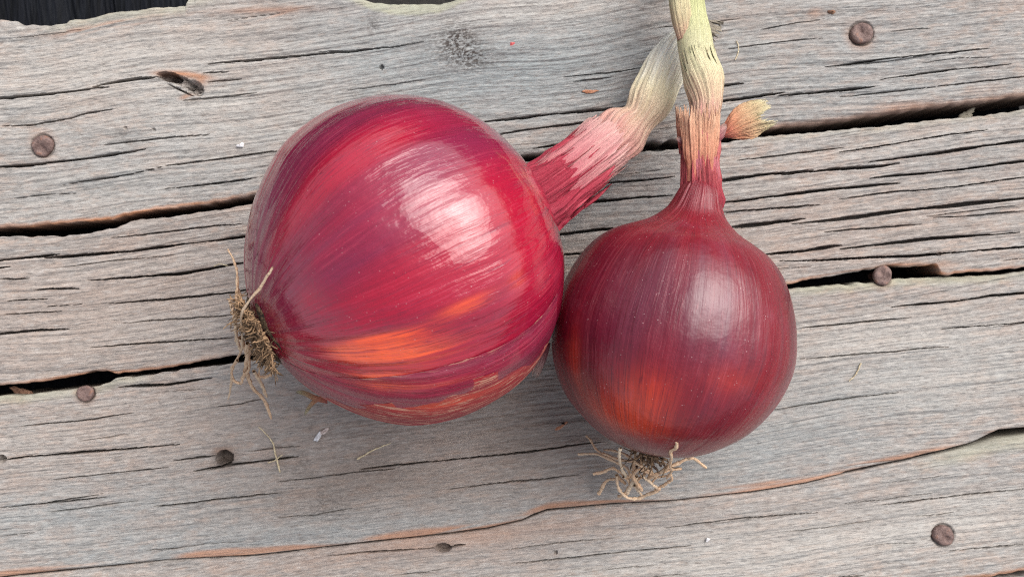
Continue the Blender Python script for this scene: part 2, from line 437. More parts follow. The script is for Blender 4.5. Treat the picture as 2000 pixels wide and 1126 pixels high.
C3 = [[2.6, -30,903, 0,899, 76,891, 151,884, 265,874, 350,866], [2.0, 340,899, 378,895, 418,889], [3.0, 378,919, 454,908, 530,899, 580,893],
      [3.2, 232,757, 322,751, 378,743, 412,737], [1.6, 76,984, 150,976, 212,970], [2.4, 700,917, 757,909, 915,893, 1055,879, 1146,865, 1180,861],
      [2.6, 1740,600, 1780,595, 1862,588, 1933,577, 2000,572, 2060,566], [2.0, 1840,643, 1869,639, 2000,629, 2060,622], [1.6, 1560,640, 1680,628, 1780,620],
      [1.4, 0,990, 76,984, 200,965], [1.5, 300,990, 420,975, 560,960], [1.5, 540,940, 640,930, 780,912], [1.4, 40,830, 160,820, 260,806],
      [1.4, 880,955, 1000,940, 1130,925], [1.4, 100,935, 240,922, 330,912], [1.3, 1500,800, 1640,780, 1760,764], [1.3, 1560,700, 1700,690, 1850,676]]
C4 = [[1.8, 640,1084, 705,1077, 780,1072, 855,1068], [2.4, 872,1066, 908,1061], [1.4, 1300,1030, 1450,1012, 1600,1000], [1.5, 1720,985, 1860,970, 2000,955],
      [1.4, 1000,1100, 1200,1080, 1350,1064], [1.4, 1850,1075, 2000,1062]]

TX_f = [tex(2048, 1024, 34, 0.9, 11), tex(2048, 1024, 60, 2.2, 12), tex(2048, 1024, 110, 7, 13), tex(1024, 1024, 60, 34, 14), tex(1024, 1024, 9, 5, 15), tex(2048, 1024, 3.5, 1.6, 16)]
N1D = tex(4096, 1, 5, 0, 21)[0]; N1L = tex(4096, 1, 40, 0, 22)[0]

def gauss(X, Y, cx, cy, rx, ry, rot=SL):
    dx = X - cx; dy = (Y - cy) - rot * dx
    return np.exp(-(dx / rx) ** 2 - (dy / ry) ** 2)

NAILS = [(1, 84, 285, 20.5), (1, 1682, 66, 21.5), (3, 1723, 538, 19), (3, 168, 767, 16), (4, 1841, 1044, 20)]

def build_plank(idx, up, lo, cracks, rows_step=1.25, col_step=3.0, detail=True, label=None):
    off = idx * 317.0
    xs = np.concatenate([np.linspace(-1500, -70, 30), np.arange(-50, 2050, col_step), np.linspace(2070, 3500, 30)])
    yu = edge(up, xs); yl = edge(lo, xs)
    ins = (xs > -60) & (xs < 2060)
    jit = samp(N1D[None, :], xs * 1.0 + off * 3, xs * 0) * 1.1 + samp(N1L[None, :], xs + off * 5, xs * 0) * 1.0
    jit2 = samp(N1D[None, :], xs * 1.0 + off * 7 + 999, xs * 0) * 1.1 + samp(N1L[None, :], xs + off * 9, xs * 0) * 1.0
    yu = yu + jit * .8; yl = yl + jit2 * .8
    if idx in (3, 4):   # keep the tight joint from overlapping
        if idx == 3: yl = edge(lo, xs) + jit * 0
        else: yu = edge(up, xs)
    n = int(max(24, np.median((yl - yu)[ins]) / rows_step))
    s = np.linspace(0, 1, n)
    # denser right at both edges
    s = np.unique(np.concatenate([s, np.linspace(0, .02, 6), 1 - np.linspace(0, .02, 6)]))
    X = np.broadcast_to(xs[None, :], (len(s), len(xs))).copy()
    def smooth(a):
        gx = np.arange(-1500, 3500, 5.0); ga = np.interp(gx, xs, a)
        kk = np.exp(-.5 * (np.arange(-60, 61) * 5 / 90.0) ** 2); kk /= kk.sum()
        return np.interp(xs, gx, np.convolve(np.pad(ga, 60, mode='edge'), kk, mode='valid'))
    su, sl_ = smooth(yu), smooth(yl)
    dist = s[:, None] * (sl_ - su)[None, :]
    Y = (su[None, :] * (1 - s[:, None]) + sl_[None, :] * s[:, None] + (yu - su)[None, :] * np.clip(1 - dist / 90, 0, 1) ** 2
         + (yl - sl_)[None, :] * np.clip(1 - ((sl_ - su)[None, :] - dist) / 90, 0, 1) ** 2)
    V = Y - SL * X + 8 * samp(TX_f[3], X * .5 + off, Y * .3 + off)
    Uo = X + off * 3
    v = V + off
    Z = (.34 * samp(TX_f[0], Uo, v * 1.0) + .62 * samp(TX_f[1], Uo, v) + .9 * samp(TX_f[2], Uo, v)
         + 1.3 * samp(TX_f[3], X * .6 + off, Y * .6) + .22 * samp(TX_f[5], Uo, v))      # in table units
    stain = np.zeros(X.shape + (4,), np.float32)
    tint = np.zeros(X.shape + (4,), np.float32)
    patchy = samp(TX_f[3], X + off * 2, Y + off)
    fray = samp(TX_f[1], Uo * 1.0 + 500, v + 77)
    # rounded / worn long edges
    du = Y - yu[None, :]; dl = yl[None, :] - Y
    ru = 5.0 + 2.0 * samp(N1L[None, :], X * .7 + off, X * 0)
    rl = 5.0 + 2.0 * samp(N1L[None, :], X * .7 + off + 700, X * 0)
    if idx == 1:
        rl = rl + 10 * smoothstep(1400, 1600, X)
        ru = np.where(X < 380, 16.0, ru) + 24 * gauss(X, Y * 0, 800, 0, 110, 1e9, 0) + 8 * smoothstep(360, 420, X) * smoothstep(700, 600, X)
    if idx == 4:
        ru = ru + 22 * smoothstep(1760, 1960, X)
    if idx == 3:
        rl = rl * .7
    ru = np.maximum(ru, 2); rl = np.maximum(rl, 2)
    for d, r in ((du, ru), (dl, rl)):
        q = np.clip(1 - d / r, 0, 1)
        Z -= r * .8 * (1 - np.sqrt(np.clip(1 - q * q, 0, 1)))
    # cracks carved into the wood
    allc = [list(c) for c in cracks]
    R = np.random.default_rng(100 + idx)
    if detail:
        for _ in range(14):
            L = R.uniform(40, 230); x0 = R.uniform(-40, 2000)
            ss = R.uniform(.04, .96)
            y0 = float(edge(up, np.array([x0]))[0] * (1 - ss) + edge(lo, np.array([x0]))[0] * ss)
            allc.append([R.uniform(.7, 1.25), x0, y0, x0 + L * .5, y0 + SL * L * .5 + R.normal(0, 1.5), x0 + L, y0 + SL * L + R.normal(0, 2)])
    for c in allc:
        w = c[0]; pts = np.array(c[1:]).reshape(-1, 2)
        pts = pts[np.argsort(pts[:, 0])]
        xa, xb = pts[0, 0], pts[-1, 0]
        j = np.where((xs >= xa) & (xs <= xb))[0]
        if len(j) < 3: continue
        xx = xs[j]
        o2 = R.uniform(0, 4000)
        yc = np.interp(xx, pts[:, 0], pts[:, 1]) + .35 * samp(N1D[None, :], xx * .6 + o2, xx * 0) + .8 * samp(N1L[None, :], xx * .8 + o2, xx * 0)
        L = xb - xa
        tap = np.clip(np.minimum(xx - xa, xb - xx) / (.22 * L + 1), 0, 1) ** .7
        hw = np.maximum(.5 * w * tap * (1.0 + .33 * samp(N1L[None, :], xx * 1.4 + o2 + 300, xx * 0)), .05)
        ii = np.where((Y[:, j].max(1) > yc.min() - 14) & (Y[:, j].min(1) < yc.max() + 14))[0]
        if len(ii) == 0: continue
        sl = np.ix_(ii, j)
        D = np.abs(Y[sl] - yc[None, :]) / (hw[None, :] + .35)
        dep = np.clip((1.15 - D) * 2.2, 0, 1) * np.minimum(7.0 * w * min(w / 1.6, 1.6), 30) * (.25 + .75 * tap[None, :])
        Z[sl] -= dep
        # slight lifted, rounded shoulders beside the bigger cracks
        if w > 2.5:
            Z[sl] -= 1.2 * np.exp(-((np.abs(Y[sl] - yc[None, :]) - hw[None, :]) / 2.5) ** 2) * tap[None, :]
        tint[sl + (3,)] = np.maximum(tint[sl + (3,)], np.clip((1.1 - D) * 1.6, 0, 1) * min(.8, .18 + .22 * w) * tap[None, :])
    # holes, knots, nails
    def bowl(cx, cy, rx, ry, depth, rot=SL, hard=2.0):
        g = np.clip((1.25 - ((X - cx) / rx) ** 2 - (((Y - cy) - rot * (X - cx)) / ry) ** 2) * hard, 0, 1)
        nonlocal Z
        Z = Z - depth * g
        return g
    if idx == 1:
        g1 = bowl(330, 150, 22, 9, 26, .18); g2 = bowl(352, 158, 30, 10, 9, .45); g3 = bowl(380, 172, 16, 14, 12, .3, 1.5)
        Z += 3 * (g1 + g2 + g3) * samp(TX_f[5], X * 1.5, Y * 1.5 + 40)
        stain[..., 0] += .95 * gauss(X, Y, 365, 146, 42, 6, .12) + .55 * gauss(X, Y, 392, 158, 12, 10, .1) + .7 * gauss(X, Y, 318, 143, 22, 4, 0) + .7 * gauss(X, Y, 362, 188, 12, 4, -.3)
        stain[..., 3] += .8 * np.clip(g1 + .55 * g2, 0, 1)
        stain[..., 3] += .75 * gauss(X, Y, 384, 174, 14, 9, 0) + .8 * gauss(X, Y, 322, 150, 12, 7, 0)
        allk = gauss(X, Y, 352, 176, 26, 2.0, .48)
        Z -= 14 * np.clip(allk * 1.6 - .4, 0, 1)
        bowl(745, 131, 3.5, 5, 10, 0); bowl(300, 252, 3, 2.5, 6, 0); bowl(246, 250, 2.6, 3, 5, 0)
        # dirt splash and grimy spots
        stain[..., 2] += 1.0 * gauss(X, Y, 895, 78, 40, 30, 0) * .95 + .7 * gauss(X, Y, 925, 115, 45, 22, 0) + .6 * gauss(X, Y, 728, 50, 16, 22, 0) + .3 * gauss(X, Y, 880, 105, 80, 40, 0)
        stain[..., 2] += .5 * gauss(X, Y, 240, 262, 14, 14, 0)
        stain[..., 0] += .5 * gauss(X, Y, 520, 20, 90, 6, -.03) + .35 * gauss(X, Y, 545, 28, 40, 3, -.3)
        stain[..., 0] += (np.clip((9 - dl) / 6, 0, 1) * smoothstep(-100, 20, X) * smoothstep(560, 420, X) * np.clip(.75 + .3 * fray, 0, 1))
        stain[..., 0] += .55 * np.clip((12 - dl) / 9, 0, 1) * smoothstep(1350, 1500, X)
        stain[..., 3] += .55 * np.clip((10 - dl) / 8, 0, 1) * smoothstep(1450, 1600, X)
        stain[..., 0] += .45 * gauss(X, Y, 1760, 206, 60, 8) + .4 * gauss(X, Y, 1590, 25, 14, 8, 0)
        stain[..., 1] += np.clip((24 - du) / 16, 0, 1) * smoothstep(60, 140, X) * smoothstep(460, 360, X) * .55
        stain[..., 1] += np.clip((ru * 1.1 - du) / 8, 0, 1) * smoothstep(650, 720, X) * smoothstep(960, 900, X) * .9
        stain[..., 0] += .5 * np.clip((34 - du) / 10, 0, 1) * np.clip((du - 14) / 10, 0, 1) * smoothstep(40, 160, X) * smoothstep(420, 300, X) * np.clip(fray + .3, 0, 1)
        tint[..., 0] += .95 * gauss(X, Y, 1010, 140, 330, 120) + .5 * gauss(X, Y, 700, 60, 200, 120) + .45 * gauss(X, Y, 1650, 150, 300, 160) + .35 * gauss(X, Y, 330, 320, 300, 90)
        tint[..., 2] += .75 * gauss(X, Y, 1050, 15, 260, 40) + .9 * gauss(X, Y, 200, 130, 300, 90) + .55 * gauss(X, Y, 480, 230, 200, 90) + .35 * gauss(X, Y, 150, 380, 200, 60)
        tint[..., 1] += .35 * gauss(X, Y, 470, 60, 160, 50) + .3 * gauss(X, Y, 170, 110, 160, 50)
    if idx == 2:
        stain[..., 0] += np.clip((8 - dl) / 6, 0, 1) * np.clip(.55 + .4 * fray, 0, 1) * (smoothstep(1480, 1560, X) + smoothstep(520, 300, X)) * .95
        stain[..., 0] += .6 * gauss(X, Y, 1780, 517, 60, 5, -.02)
        stain[..., 1] += .45 * np.clip((16 - du) / 12, 0, 1) * smoothstep(1400, 1600, X) * np.clip(.5 + .5 * patchy, 0, 1)
        tint[..., 1] += .95 * gauss(X, Y, 230, 610, 420, 150) + .4 * gauss(X, Y, 1700, 440, 350, 130) + .25 * gauss(X, Y, 1500, 480, 200, 60)
        tint[..., 2] += .4 * gauss(X, Y, 300, 640, 260, 60) + .35 * gauss(X, Y, 1800, 260, 220, 30) + .3 * gauss(X, Y, 250, 520, 200, 30)
        tint[..., 0] += .45 * gauss(X, Y, 1250, 410, 180, 90) + .3 * gauss(X, Y, 1850, 330, 200, 60)
    if idx == 3:
        g = bowl(439, 893, 15, 14, 40, 0, 2.5)
        stain[..., 3] += .9 * np.clip(gauss(X, Y, 439, 893, 21, 19, 0) * 1.5, 0, 1)
        stain[..., 0] += .5 * gauss(X, Y, 434, 881, 18, 6, -.1)
        bowl(2, 896, 8, 8, 22, 0)
        stain[..., 1] += .85 * np.clip((20 - du) / 16, 0, 1) * (smoothstep(330, 200, X) + smoothstep(1500, 1560, X)) * np.clip(.75 + .5 * patchy, .1, 1)
        # lower splintered ledge along the joint at the left and right
        Z -= 9 * np.clip((10 - du) / 6, 0, 1) * smoothstep(225, 250, X) * smoothstep(420, 330, X)
        Z -= 12 * np.clip((12 - du) / 7, 0, 1) * smoothstep(1730, 1760, X) * smoothstep(1960, 1820, X)
        stain[..., 0] += np.clip((13 + 3 * patchy - dl) / 7, 0, 1) * np.clip(.38 + .35 * fray + .3 * patchy, .0, .7)
        stain[..., 3] += .36 * gauss(X, Y, 950, 870, 420, 110) * np.clip(.9 + .35 * patchy, 0, 1.3) + .25 * gauss(X, Y, 700, 960, 200, 50)  # moist brown tint together with the onions' cast shade, painted in
        stain[..., 2] += .5 * gauss(X, Y, 640, 980, 50, 34, 0) + .35 * gauss(X, Y, 580, 905, 40, 22, 0) + .3 * gauss(X, Y, 710, 905, 60, 28, 0)
        tint[..., 1] += .8 * gauss(X, Y, 950, 860, 420, 120) + .6 * gauss(X, Y, 300, 830, 360, 90) + .3 * gauss(X, Y, 1750, 620, 300, 60)
        tint[..., 0] += .65 * gauss(X, Y, 1450, 880, 260, 80) + .65 * gauss(X, Y, 600, 1045, 500, 40) + .55 * gauss(X, Y, 150, 1000, 300, 60) + .45 * gauss(X, Y, 1720, 740, 260, 90)
        tint[..., 2] += .75 * gauss(X, Y, 1720, 650, 220, 50) + .7 * gauss(X, Y, 1850, 740, 240, 70) + .3 * gauss(X, Y, 150, 850, 300, 60)
    if idx == 4:
        g = bowl(866, 1068, 14, 8, 24, 0); bowl(1086, 1078, 3, 4, 8, 0)
        stain[..., 3] += .8 * gauss(X, Y, 862, 1068, 18, 9, 0)
        stain[..., 0] += .3 * gauss(X, Y, 900, 1050, 300, 18, -.13)
        stain[..., 1] += .6 * np.clip((34 - du) / 18, 0, 1) * smoothstep(1750, 1900, X)
        stain[..., 0] += .8 * np.clip((10 - dl) / 6, 0, 1)
        tint[..., 1] += .55 * gauss(X, Y, 900, 1080, 500, 50) + .3 * gauss(X, Y, 1600, 1000, 300, 50)
        tint[..., 0] += .4 * gauss(X, Y, 1300, 1040, 420, 50) + .3 * gauss(X, Y, 1850, 960, 200, 60)
        tint[..., 2] += .8 * gauss(X, Y, 1500, 1080, 420, 60) + .5 * gauss(X, Y, 1900, 1000, 200, 60)
    for (pi, nx, ny, nr) in NAILS:
        if pi != idx: continue
        rr = np.sqrt((X - nx) ** 2 + (Y - ny) ** 2)
        Z -= 5.0 * np.clip((nr * 1.22 - rr) / 4, 0, 1)
        stain[..., 3] += .7 * np.clip(1 - np.abs(rr - nr * .98) / 6, 0, 1)
        stain[..., 0] += .42 * np.clip(1.9 - rr / nr, 0, .8) * np.clip(.7 + .5 * patchy, 0, 1)
    rows_x = [X]; rows_y = [Y]; rows_z = [Z * K]; ST = [stain]; TN = [tint]
    # side walls down to the underside
    def wall(k, sgn, depth_list):
        ex, ey, ez, es, et = X[k], Y[k], Z[k] * K, stain[k], tint[k]
        out = []
        for q, d in enumerate(depth_list):
            w = samp(TX_f[4], xs * 1.0 + off, xs * 0 + d * 40000 + off) * (1.2 if q < len(depth_list) - 1 else 0)
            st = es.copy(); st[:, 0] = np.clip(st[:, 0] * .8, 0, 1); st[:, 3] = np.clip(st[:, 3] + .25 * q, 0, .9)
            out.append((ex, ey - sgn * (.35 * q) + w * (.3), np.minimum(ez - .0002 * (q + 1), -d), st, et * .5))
        return out
    top = wall(0, -1, [.0012, .003, .007, .013, .022])
    bot = wall(-1, 1, [.0012, .003, .007, .013, .022])
    def stack(lst): return [np.stack([r[i] for r in lst]) for i in range(5)]
    a = stack(top[::-1]); b = stack(bot)
    Xa = np.concatenate([a[0], X, b[0]]); Ya = np.concatenate([a[1], Y, b[1]]); Za = np.concatenate([a[2], Z * K, b[2]])
    Sa = np.clip(np.concatenate([a[3], stain, b[3]]), 0, 1); Ta = np.clip(np.concatenate([a[4], tint, b[4]]), 0, 1)
    VV = np.stack([(Xa - 1000) * K, (563 - Ya) * K, Za], -1).reshape(-1, 3)
    GR = np.stack([(Xa + off * 3) / 100, (Ya - SL * Xa + off) / 100, np.full(Xa.shape, idx * 3.3)], -1).reshape(-1, 3)
    o = mk_mesh("plank", VV, grid_faces(*Xa.shape)[:, ::-1], M_wood, TABLE_ROOT,
                {"grain": GR, "stain": Sa.reshape(-1, 4), "tint": Ta.reshape(-1, 4)}, smooth=False, origin=TORG)
    if label: o["label"] = label
    return o

planks = {}
planks[1] = build_plank(1, P1_up, P1_lo, C1, label="pale grey plank with a knot hole and a chipped outer edge")
planks[2] = build_plank(2, P2_up, P2_lo, C2, label="heavily cracked plank under the onion necks")
planks[3] = build_plank(3, P3_up, P3_lo, C3, label="brownish grey plank with an empty nail hole")
planks[4] = build_plank(4, P4_up, P4_lo, C4, label="smooth pale plank nearest the viewer")
planks[5] = build_plank(5, P5_up, P5_lo, [], 6.0, 12.0, False)

# rusty nail heads
def nail(pi, nx, ny, nr, seed):
    R = np.random.default_rng(seed)
    r = nr * K
    prof = [(0, .20), (.3, .20), (.6, .18), (.82, .14), (.94, .05), (1.0, -.12), (.99, -.35), (.6, -.42), (.42, -.5), (.40, -3.0)]
    nth = 40
    th = np.linspace(0, 2 * np.pi, nth, endpoint=False)
    lob = 1 + .05 * np.cos(2 * th + R.uniform(0, 6)) + .03 * np.cos(3 * th + R.uniform(0, 6)) + .015 * np.cos(7 * th + R.uniform(0, 6))
    c = T(nx, ny, 0) + np.array([0, 0, .0006])
    tilt = R.normal(0, .07, 2)
    V = []
    dents = [(R.uniform(-.5, .5), R.uniform(-.5, .5), R.uniform(.25, .5)) for _ in range(5)]
    for rad, z in prof:
        x = rad * lob * np.cos(th); y = rad * lob * np.sin(th)
        zz = np.full(nth, z)
        if z > 0:
            for dx, dy, dr in dents:
                zz -= .10 * np.exp(-((x - dx) ** 2 + (y - dy) ** 2) / dr ** 2)
        zz = zz + tilt[0] * x + tilt[1] * y
        V.append(np.stack([x * r, y * r, zz * r], -1) + c)
    V = np.concatenate(V)
    return mk_mesh("nail", V, grid_faces(len(prof), nth, True), M_rust, planks[pi], smooth=True, origin=TORG)
for i, (pi, nx, ny, nr) in enumerate(NAILS):
    nail(pi, nx, ny, nr, 50 + i)

# dark under-frame seen past the table edge and through the gaps
def under_beam(x0, x1, seed):
    R = np.random.default_rng(seed)
    us = np.arange(x0, x1, 1.6); vs = np.linspace(-420, 1700, 60)
    X, Y = np.meshgrid(us, vs)
    Xs = X + (Y - 40) * .16
    Z = -.0235 + K * (.5 * samp(TX_f[1], Y * .5 + seed * 99, X * 1.0)
                      - 9 * np.clip(samp(TX_f[2], Y * .35 + seed * 77, X * .55) - 1.0, 0, 1.0))
    edge_d = np.minimum(us - x0, x1 - us)
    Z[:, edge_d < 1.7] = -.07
    V = np.stack([(Xs - 1000) * K, (563 - Y) * K, Z], -1).reshape(-1, 3)
    return mk_mesh("cross_beam", V, grid_faces(len(vs), len(us))[:, ::-1], M_dark, TABLE_ROOT, smooth=False, origin=TORG)
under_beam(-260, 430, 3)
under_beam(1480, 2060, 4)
gz = -.35
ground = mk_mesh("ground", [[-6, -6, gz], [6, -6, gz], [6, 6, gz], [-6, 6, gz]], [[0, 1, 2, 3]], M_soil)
ground["kind"] = "structure"
shade = mk_mesh("table_apron", [[-.37, .07, -.075], [.37, .07, -.075], [.37, .075, -.023], [-.37, .075, -.023]], [[0, 1, 2, 3]], M_dark, TABLE_ROOT, origin=TORG) if False else None

# ------------------------------------------------------------------ onion bulbs
class Bulb:
    def __init__(s, C, R, A, prof, ripple=None, nth=220, na=240, squash=0.0):
        s.C = np.array(C, float); s.R = R
        A = np.array(A, float); s.A = A / np.linalg.norm(A)
        up = np.array([0, 0, 1.0])
        e2 = up - s.A * up.dot(s.A); s.E2 = e2 / np.linalg.norm(e2)
        s.E1 = np.cross(s.E2, s.A)
        P = catmull([(a, r) for a, r in prof], 700)
        d = np.concatenate([[0], np.cumsum(np.linalg.norm(np.diff(P, axis=0), axis=1))])
        q = np.linspace(0, d[-1], na)
        s.a = np.interp(q, d, P[:, 0]); s.r = np.maximum(np.interp(q, d, P[:, 1]), 0)
        s.q = q / d[-1]
        s.th = np.linspace(0, 2 * np.pi, nth, endpoint=False)
        s.ripple = ripple
        s.sq = squash
        s.V = s.surf(*np.meshgrid(s.q, s.th, indexing='ij'))
        s.F = grid_faces(na, nth, True)
        gq = np.gradient(s.V, axis=0); gt = np.roll(s.V, -1, 1) - np.roll(s.V, 1, 1)
        N = np.cross(gt, gq); N /= np.linalg.norm(N, axis=-1, keepdims=True) + 1e-15
        out = s.V - (s.C + s.A * 0)
        if (N * out).sum() < 0: N = -N
        s.N = N
        s.px = PX(s.V)
        view = np.array([0, 0, H]) - s.V
        s.front = (N * view).sum(-1) > 0
    def surf(s, q, th, off=0.0):
        a = np.interp(q, s.q, s.a); r = np.interp(q, s.q, s.r)
        k = np.ones_like(q)
        if s.ripple is not None: k = k + s.ripple(a, th)
        rr = (r * k * s.R + off)
        e2 = s.E2 * (1 - s.sq)
        return (s.C + a[..., None] * s.R * s.A + rr[..., None] * (np.cos(th)[..., None] * s.E1 + np.sin(th)[..., None] * e2))
    def mer(s, q, th):
        return np.stack([np.cos(th), np.sin(th), np.interp(q, s.q, s.a)], -1)
    def hit(s, x, y):
        d = (s.px[..., 0] - x) ** 2 + (s.px[..., 1] - y) ** 2 + np.where(s.front, 0, 1e9)
        i, j = np.unravel_index(np.argmin(d), d.shape)
        return i, j
    def blob(s, V, x, y, along, across):
        """soft spot on the skin, long axis along the meridian; sizes in table units"""
        i, j = s.hit(x, y)
        p = s.V[i, j]; n = s.N[i, j]
        i2 = min(i + 1, s.V.shape[0] - 1)
        tm = s.V[i2, j] - s.V[max(i - 1, 0), j]; tm /= np.linalg.norm(tm)
        tc = np.cross(n, tm)
        d = V - p
        return np.exp(-(d.dot(tm) / (along * K * .85)) ** 2 - (d.dot(tc) / (across * K * .85)) ** 2 - (d.dot(n) / (max(along, across) * K)) ** 2)

def harm(seed, ns, amps):
    R = np.random.default_rng(seed)
    ph = R.uniform(0, 6.28, len(ns))
    return lambda th, s=0: sum(a * np.cos(n * th + p + 1.5 * np.sin(3 * s + p)) for n, a, p in zip(ns, amps, ph))

# ---- big glossy onion
bigC = np.array([-.0267, .0064, .0408]); bigR = .0407
pitch = math.radians(23); yaw = math.radians(28)
bigA = (math.cos(yaw) * math.cos(pitch), math.sin(yaw) * math.cos(pitch), -math.sin(pitch))
big_prof = [(-.925, .0), (-.935, .05), (-.935, .12), (-.905, .23), (-.84, .40), (-.74, .565), (-.60, .73), (-.40, .885), (-.18, .97), (.04, 1.0), (.24, .98), (.42, .915), (.58, .81), (.70, .68), (.79, .53), (.84, .40), (.87, .29), (.885, .2), (.89, .12)]
h1 = harm(1, [2, 3, 5, 8, 11, 14], [.010, .008, .005, .0035, .0028, .0022])
h2 = harm(2, [19, 31, 43, 27, 37], [.010, .012, .010, .008, .006])
big = Bulb(bigC, bigR, bigA, big_prof, lambda a, th: h1(th, a) * smoothstep(-.95, -.3, a) + h2(th, a) * (.07 + .10 * smoothstep(.2, -.7, a) + .8 * smoothstep(.7, .9, a) + .55 * smoothstep(-.7, -.93, a)))
BIG = empty("onion", (float(bigC[0]), float(bigC[1]), 0), "large glossy crimson red onion lying with its matted root end at the left", "onion", "red onions on the plank table")
BO = np.array([bigC[0], bigC[1], 0])
V = big.V.reshape(-1, 3)
mk = np.zeros((len(V), 4), np.float32)
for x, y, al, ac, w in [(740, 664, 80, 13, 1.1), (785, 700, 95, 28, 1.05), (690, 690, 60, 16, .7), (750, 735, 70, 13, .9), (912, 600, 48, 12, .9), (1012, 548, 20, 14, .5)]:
    mk[:, 0] += w * big.blob(V, x, y, al, ac)  # orange streaks paint light glowing through the skin
for x, y, al, ac, w in [(760, 205, 220, 45, 1.0), (620, 260, 140, 40, .9), (900, 300, 130, 60, .9), (500, 470, 160, 50, .9), (540, 560, 70, 60, .5), (690, 470, 170, 50, .55), (640, 560, 120, 26, .5), (860, 250, 120, 50, .8)]:
    mk[:, 1] += w * big.blob(V, x, y, al, ac)  # dark plum skin plus the mauve sky reflection painted into it
for x, y, al, ac, w in [(720, 285, 110, 38, 1.0), (660, 340, 150, 26, .7), (870, 530, 110, 50, 1.0), (740, 590, 100, 26, .8), (980, 400, 80, 90, .8), (1040, 500, 80, 90, .8), (600, 580, 40, 24, .8)]:
    mk[:, 3] += w * big.blob(V, x, y, al, ac)
mk = np.clip(mk, 0, 1)
qq, tt = np.meshgrid(big.q, big.th, indexing='ij')
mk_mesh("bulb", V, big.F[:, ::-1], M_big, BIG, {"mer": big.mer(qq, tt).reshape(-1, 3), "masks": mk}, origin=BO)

def skin_layer(b, name, pts, t_end, mat, root, org, off, jag, q0=None, q1=None, wrap=1.9, orange=(), pale=0.3, rim=.6, nq=260, nt=70, seed=0):
    """an outer dry skin layer that ends in a torn edge running along the meridians"""
    R = np.random.default_rng(seed)
    QT = []
    for x, y in pts:
        i, j = b.hit(x, y); QT.append((b.q[i], b.th[j]))
    QT = np.array(QT); o = np.argsort(QT[:, 0]); QT = QT[o]
    QT[:, 1] = np.unwrap(QT[:, 1])
    ie, je = b.hit(*t_end)
    the = b.th[je]
    thm = np.interp(b.q[ie], QT[:, 0], QT[:, 1])
    dth = (the - thm + np.pi) % (2 * np.pi) - np.pi
    sg = np.sign(dth)
    qa = QT[0, 0] if q0 is None else q0; qb = QT[-1, 0] if q1 is None else q1
    q = np.linspace(qa, qb, nq)
    cf = np.polyfit(QT[:, 0], QT[:, 1], 3); t0 = np.polyval(cf, q)
    n = tex(2048, 1, 14, 0, 300 + seed)[0]; n2 = tex(2048, 1, 1.6, 0, 301 + seed)[0]
    jx = (samp(n[None, :], q * 300, q * 0) + .35 * samp(n2[None, :], q * 300, q * 0)) * jag
    w = np.linspace(0, 1, nt) ** 1.6
    fade = smoothstep(qa, qa + .03, q) * smoothstep(qb, qb - .03, q)
    TH = t0[:, None] + sg * jx[:, None] * (1 - w[None, :]) + sg * wrap * w[None, :] + sg * (1 - fade[:, None]) * .0
    Q = np.broadcast_to(q[:, None], TH.shape)
    lift = off * (.35 + .65 * smoothstep(0, .15, w))[None, :] + off * .8 * (samp(TX_f[4], Q * 900, TH * 80) * .25 + .2) * np.exp(-(w / .10) ** 2)[None, :]
    lift = lift * (.25 + .75 * fade[:, None])
    V = b.surf(Q, TH, lift)
    mk = np.zeros(TH.shape + (4,), np.float32)
    mk[..., 2] = np.clip(rim * np.exp(-(w / .012) ** 2)[None, :] + pale, 0, 1)
    Vf = V.reshape(-1, 3); mk = mk.reshape(-1, 4)
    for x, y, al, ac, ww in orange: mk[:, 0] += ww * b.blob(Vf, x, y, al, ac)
    F = grid_faces(*TH.shape)
    if sg > 0: F = F[:, ::-1]
    ob = mk_mesh(name, Vf, F, mat, root, {"mer": b.mer(Q, TH).reshape(-1, 3), "masks": np.clip(mk, 0, 1)}, origin=org)
    return ob
L1 = [(553, 700), (601, 722), (679, 736), (750, 738), (821, 729), (892, 711), (963, 679), (1016, 647), (1063, 611), (1088, 575)]
L2 = [(566, 726), (590, 750), (640, 776), (679, 784), (750, 784), (839, 772), (927, 743), (984, 715), (1034, 693), (1078, 655)]
o = skin_layer(big, "torn_skin", L1, (760, 810), M_strip, BIG, BO, .00022, .004, orange=[(745, 752, 70, 16, .9), (880, 745, 60, 10, .4)], pale=.0, seed=1)  # orange spots continue the painted glow across the tear
o["label"] = "plum skin layer with a torn edge"
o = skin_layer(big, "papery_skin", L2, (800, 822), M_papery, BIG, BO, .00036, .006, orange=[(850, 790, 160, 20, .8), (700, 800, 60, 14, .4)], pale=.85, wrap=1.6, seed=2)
o["label"] = "dry papery underside skin with pale flecks"

# ---- small satin onion
smC = np.array([.0409, -.0132, .0311]); smR = .0311
smA = (math.sin(math.radians(11)), math.cos(math.radians(11)), .02)
sm_prof = [(-.935, .0), (-.945, .06), (-.945, .14), (-.92, .28), (-.865, .43), (-.765, .59), (-.61, .765), (-.38, .91), (-.13, .985), (.06, 1.0), (.27, .97), (.45, .91), (.60, .835), (.72, .745), (.82, .63), (.885, .51), (.935, .405), (.98, .335), (1.06, .25), (1.14, .205), (1.22, .175), (1.29, .14), (1.35, .09)]
h3 = harm(3, [2, 3, 4, 7, 11, 16], [.006, .006, .004, .0025, .002, .0014])
h4 = harm(4, [9, 14, 21, 29, 37], [.016, .018, .016, .014, .010])
small = Bulb(smC, smR, smA, sm_prof, lambda a, th: h3(th, a) * smoothstep(-.9, -.3, a) + h4(th, a) * (.02 + .7 * smoothstep(.85, 1.4, a)))
SM = empty("onion", (float(smC[0]), float(smC[1]), 0), "smaller satin maroon red onion with its upright neck crossing the other stalk", "onion", "red onions on the plank table")
SO = np.array([smC[0], smC[1], 0])
V = small.V.reshape(-1, 3)
